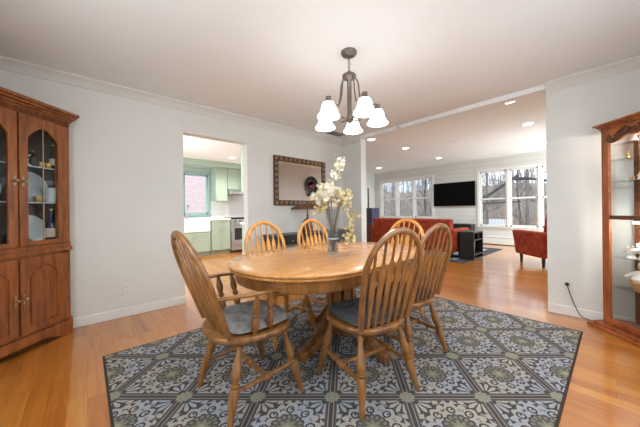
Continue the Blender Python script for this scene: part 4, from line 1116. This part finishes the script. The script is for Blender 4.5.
def wall_unit(label, u0, u1, z0, z1, vf, n=1):
    t = thing('wall_cabinet', label, 'cabinet', ((u0 + u1) / 2, KV, z0)); sh = Matrix.Translation((-(u0 + u1) / 2, -KV, -z0))
    MB().bb(u0, u1, vf, KV - .001, z0, z1).xf(sh).build('carcass', M['sage'], t)
    for k in range(n):
        a0, a1 = u0 + (u1 - u0) * k / n, u0 + (u1 - u0) * (k + 1) / n
        d_ = shaker(MB(), a0 + .004, a1 - .004, z0 + .004, z1 - .004, vf).xf(sh).build('door', M['sage'], t)
        MB().tube([(a0 + .04, vf - .03, z0 + .06), (a0 + .04, vf - .03, z0 + .16)], .005, 8).xf(sh).build('handle', M['steel'], d_)
    return t


wall_unit('tall sage green wall cabinet right of the kitchen window', 2.635, 2.955, 1.41, 2.30, 7.18)
wall_unit('shorter sage green wall cabinet above the range hood', 2.965, 3.60, 1.74, 2.30, 7.18, 2)
hd = thing('range_hood', 'slim stainless range hood under the shorter wall cabinet', 'range hood', (3.28, KV, 1.60))
MB().loft([[Vector((x, y, z)) for x, y in ((-.31, -.55 + d_), (.31, -.55 + d_), (.31, -.012), (-.31, -.012))] for z, d_ in ((0, 0), (.05, 0), (.137, .14))]).build('canopy', M['steel'], hd, bevel=.004)
MB().bb(-.25, .25, -.50, -.10, -.006, 0).build('filter', M['grey'], hd)
rn = thing('gas_range', 'stainless gas range with dark oven window beside the sage cabinets', 'range', (3.315, KV, 0))
MB().bb(-.38, .38, -.64, -.012, .06, .90).build('body', M['steel'], rn)
MB().bb(-.38, .38, -.60, -.05, 0, .06).build('kick_panel', M['dark'], rn)
od = MB().bb(-.375, .375, -.675, -.64, .22, .76).build('oven_door', M['steel'], rn, bevel=.006)
MB().bb(-.29, .29, -.68, -.674, .34, .66).build('oven_window', M['dark'], od)
MB().tube([(-.33, -.72, .72), (.33, -.72, .72)], .012, 8).bb(-.31, -.29, -.72, -.67, .71, .73).bb(.29, .31, -.72, -.67, .71, .73).build('handle', M['steel'], od)
dw = MB().bb(-.375, .375, -.67, -.64, .075, .205).build('storage_drawer', M['steel'], rn, bevel=.004)
cp = MB().bb(-.38, .38, -.68, -.60, .775, .90).build('control_panel', M['steel'], rn, bevel=.006)
for k in range(5): MB().turn((-.28 + k * .14, -.68, .84), (-.28 + k * .14, -.71, .84), [(0, .024), (.6, .022), (1, .018)], 14).build('knob', M['dark'], cp)
MB().bb(-.37, .37, -.62, -.05, .90, .912).build('cooktop', M['dark'], rn)
for sx_ in (-.19, .19):
    g_ = MB()
    for k in range(4): g_.bb(sx_ - .16, sx_ + .16, -.58 + k * .16, -.568 + k * .16, .925, .94); g_.bb(sx_ - .16 + k * .1, sx_ - .148 + k * .1, -.58, -.09, .912, .935)
    g_.build('grate', M['dark'], rn)
# cabinets along the inner partition just right of the opening
lt = thing('corner_base_cabinet', 'sage green base cabinet just inside the kitchen opening at right', 'cabinet', (2.15, V1 + T, 0))
MB().bb(0, .62, .002, .93, .10, .875).build('carcass', M['sage'], lt); MB().bb(.06, .62, .002, .93, 0, .10).build('toe_kick', M['sage'], lt)
for k in range(2):
    d_ = MB().bb(-.016, 0, .01 + k * .46, .46 + k * .46, .115, .865).build('door', M['sage'], lt, bevel=.003)
    MB().tube([(-.045, .42 + k * .1, .78), (-.045, .42 + k * .1, .66)], .006, 8).build('handle', M['steel'], d_)
tag(MB().bb(2.11, 2.79, V1 + T + .002, V1 + T + .955, .877, .915).build('countertop', M['white'], bevel=.004), 'white countertop on the base cabinet just inside the opening', 'countertop')
ut = thing('corner_wall_cabinet', 'tall sage green wall cabinet just inside the kitchen opening at right', 'cabinet', (2.165, V1 + T, 1.45))
MB().bb(0, .6, .002, .98, 0, ZC - 1.45 - .002).build('carcass', M['sage'], ut)
for k in range(2):
    d_ = MB().bb(-.016, 0, .01 + k * .485, .48 + k * .485, .008, .96).build('door', M['sage'], ut, bevel=.003)
    MB().tube([(-.045, .44 + k * .1, .06), (-.045, .44 + k * .1, .18)], .006, 8).build('handle', M['steel'], d_)

# ---------------------------------------------------------------- living room
tvv = thing('television', 'black flat screen television on the far wall between the windows', 'television', (LU, 3.70, 1.62))
MB().bb(-.075, -.02, -.675, .675, -.40, .40).build('bezel', M['tv'], tvv, bevel=.006)
MB().bb(-.077, -.0745, -.655, .655, -.38, .385).build('screen', M['tv'], tvv)
MB().bb(-.02, -.001, -.2, .2, -.2, .2).build('wall_mount', M['dark'], tvv)
ht = thing('baseboard_heater', 'long white baseboard heater along the wall under the right windows', 'heater', (LU, 1.2, 0))
MB().bb(-.075, -.001, -1.65, 2.9, .02, .21).build('cover', M['trim'], ht, bevel=.008)
MB().bb(-.085, -.001, -1.65, 2.9, .215, .24).build('top_lip', M['trim'], ht, bevel=.004)
for y in (-1.65, 2.9): MB().bb(-.088, -.001, y - .015, y + .015, 0, .245).build('end_cap', M['trim'], ht, bevel=.004)
mc = thing('media_console', 'low black media console on the wall below the television', 'cabinet', (9.20, 3.72, 0))
MB().bb(-.2, .18, -.70, .70, .05, .60).build('body', M['black'], mc); MB().bb(-.22, .19, -.72, .72, .60, .63).build('top', M['black'], mc, bevel=.004)
MB().bb(-.18, .16, -.66, .66, 0, .05).build('plinth', M['dark'], mc)
for k in range(3):
    d_ = MB().bb(-.212, -.2, -.68 + k * .457, -.234 + k * .457, .07, .585).build('door', M['black'], mc, bevel=.003)
    MB().ell((-.222, -.30 + k * .457, .36), (.01, .01, .01)).build('knob', M['steel'], d_)

sf = thing('sofa', 'long rust red sofa with its back turned to the dining room', 'sofa', (6.02, 3.49, 0))
def pad(x0, x1, y0, y1, z0, z1): return MB().bb(x0, x1, y0, y1, z0, z1)
pad(0, .22, -1.05, 1.05, .14, .885).xf(Matrix.Shear('YZ', 4, (0, 0))).build('backrest', M['red'], sf, bevel=.045, seg=4)
pad(.18, .90, -1.03, 1.03, .14, .36).build('seat_base', M['red'], sf, bevel=.03, seg=3)
for s_ in (-1, 1): pad(.02, .92, s_ * 1.05 - .10, s_ * 1.05 + .10, .14, .66).build('armrest', M['red'], sf, bevel=.05, seg=4)
for k in range(3):
    pad(.22, .92, -.94 + k * .63, -.32 + k * .63, .36, .50).build('seat_cushion', M['red'], sf, bevel=.04, seg=3)
    pad(.20, .38, -.94 + k * .63, -.32 + k * .63, .50, .86).build('back_cushion', M['red'], sf, bevel=.05, seg=3)
for sx_ in (.07, .85):
    for sy_ in (-1.05, 1.05): MB().turn((sx_, sy_, .012), (sx_, sy_, .15), [(0, .02), (1, .032)], 8).build('leg', M['darkleg'], sf)

et = thing('end_table', 'black end table with open cubbies beside the red sofa', 'side table', (6.46, 2.17, .012))
W2, D2, H2 = .16, .29, .60
b = MB().bb(-D2, D2, -W2, W2, H2 - .03, H2).bb(-D2, -D2 + .025, -W2, W2, .03, H2 - .03).bb(D2 - .025, D2, -W2, W2, .03, H2 - .03).bb(-D2, D2, W2 - .02, W2, .03, H2 - .03).bb(-D2, D2, -W2, W2, 0, .03)
b.build('carcass', M['black'], et, bevel=.003)
MB().bb(-D2 + .025, D2 - .025, -W2, W2 - .02, .41, .43).build('shelf', M['black'], et); MB().bb(-D2 + .025, D2 - .025, -W2, W2 - .02, .10, .12).build('shelf', M['black'], et)
MB().bb(-.01, .01, -W2, W2 - .02, .43, H2 - .03).build('divider', M['black'], et)
bk = thing('magazine', 'grey magazine leaning inside the middle cubby of the black end table', 'magazine', (6.50, 2.14, .132))
MB().box((0, 0, .125), (.20, .02, .25), Matrix.Rotation(.18, 3, 'Y')).build('cover', M['grey'], bk); MB().box((0, .001, .125), (.19, .016, .24), Matrix.Rotation(.18, 3, 'Y')).build('pages', M['label'], bk)

tag(MB().bb(5.72, 8.5, 2.06, 5.2, .001, .010).build('living_rug', M['livrugedge']), 'charcoal bordered rug under the red sofa and black end table', 'rug')['x'] = 0
lr = [o for o in COL.objects if o.name == 'living_rug'][0]; del lr['x']
MB().bb(6.0, 8.2, 2.30, 4.9, .0095, .012).build('rug_centre', M['livrug'], lr)

ac = thing('armchair', 'rust red armchair on dark legs beside the end of the right wall', 'armchair', (6.79, .86, 0), -A45)    # faces local +Y
def apad(x0, x1, y0, y1, z0, z1, rot=None): return MB().bb(x0, x1, y0, y1, z0, z1)
apad(-.33, .33, -.30, .38, .18, .40).build('seat_base', M['red'], ac, bevel=.03, seg=3)
apad(-.29, .29, -.22, .40, .40, .50).build('seat_cushion', M['red'], ac, bevel=.04, seg=4)
b = MB().loft([[Vector((x, y + dy, z)) for x, y in ((-.34, -.42), (.34, -.42), (.34, -.24), (-.34, -.24))] for z, dy in ((.17, .05), (.5, 0), (.80, -.05), (1.03, -.10))]); b.build('backrest', M['red'], ac, bevel=.04, seg=4)
for s_ in (-1, 1):
    b = MB().loft([[Vector((s_ * .36 + x, y, z)) for x, y in ((-.065, y0), (.065, y0), (.065, y1), (-.065, y1))] for z, y0, y1 in ((.18, -.36, .36), (.40, -.40, .40), (.60, -.42, .45), (.66, -.42, .46))]); b.build('armrest', M['red'], ac, bevel=.03, seg=4)
    for y in (-.29, .29): MB().turn((s_ * .34, y, 0), (s_ * .34, y, .19), [(0, .022), (1, .034)], 8).build('leg', M['darkleg'], ac)

pb = thing('painted_cabinet', 'narrow two-tone cabinet, violet above and maroon below, left of the sofa', 'cabinet', (7.20, 5.50, 0))
MB().bb(-.2, .2, -.2, .2, .66, 1.18).build('upper_box', M['purple'], pb, bevel=.004); MB().bb(-.2, .2, -.2, .2, .04, .655).build('lower_box', M['maroon'], pb, bevel=.004)
for sx_ in (-.17, .17):
    for sy_ in (-.17, .17): MB().bb(sx_ - .02, sx_ + .02, sy_ - .02, sy_ + .02, 0, .04).build('foot', M['dark'], pb)
d_ = struct('door_1', MB().bb(8.15, 8.95, LV1 - .02, LV1 - .002, 0, 2.02), M['trim'], 'white door in the left wall of the living room')
MB().bb(8.95, 9.03, LV1 - .035, LV1 - .001, 0, 2.04).build('dark_jamb', M['darkleg'], d_)
MB().ell((8.22, LV1 - .05, 1.0), (.03, .03, .03)).build('door_knob', M['brass'], d_)
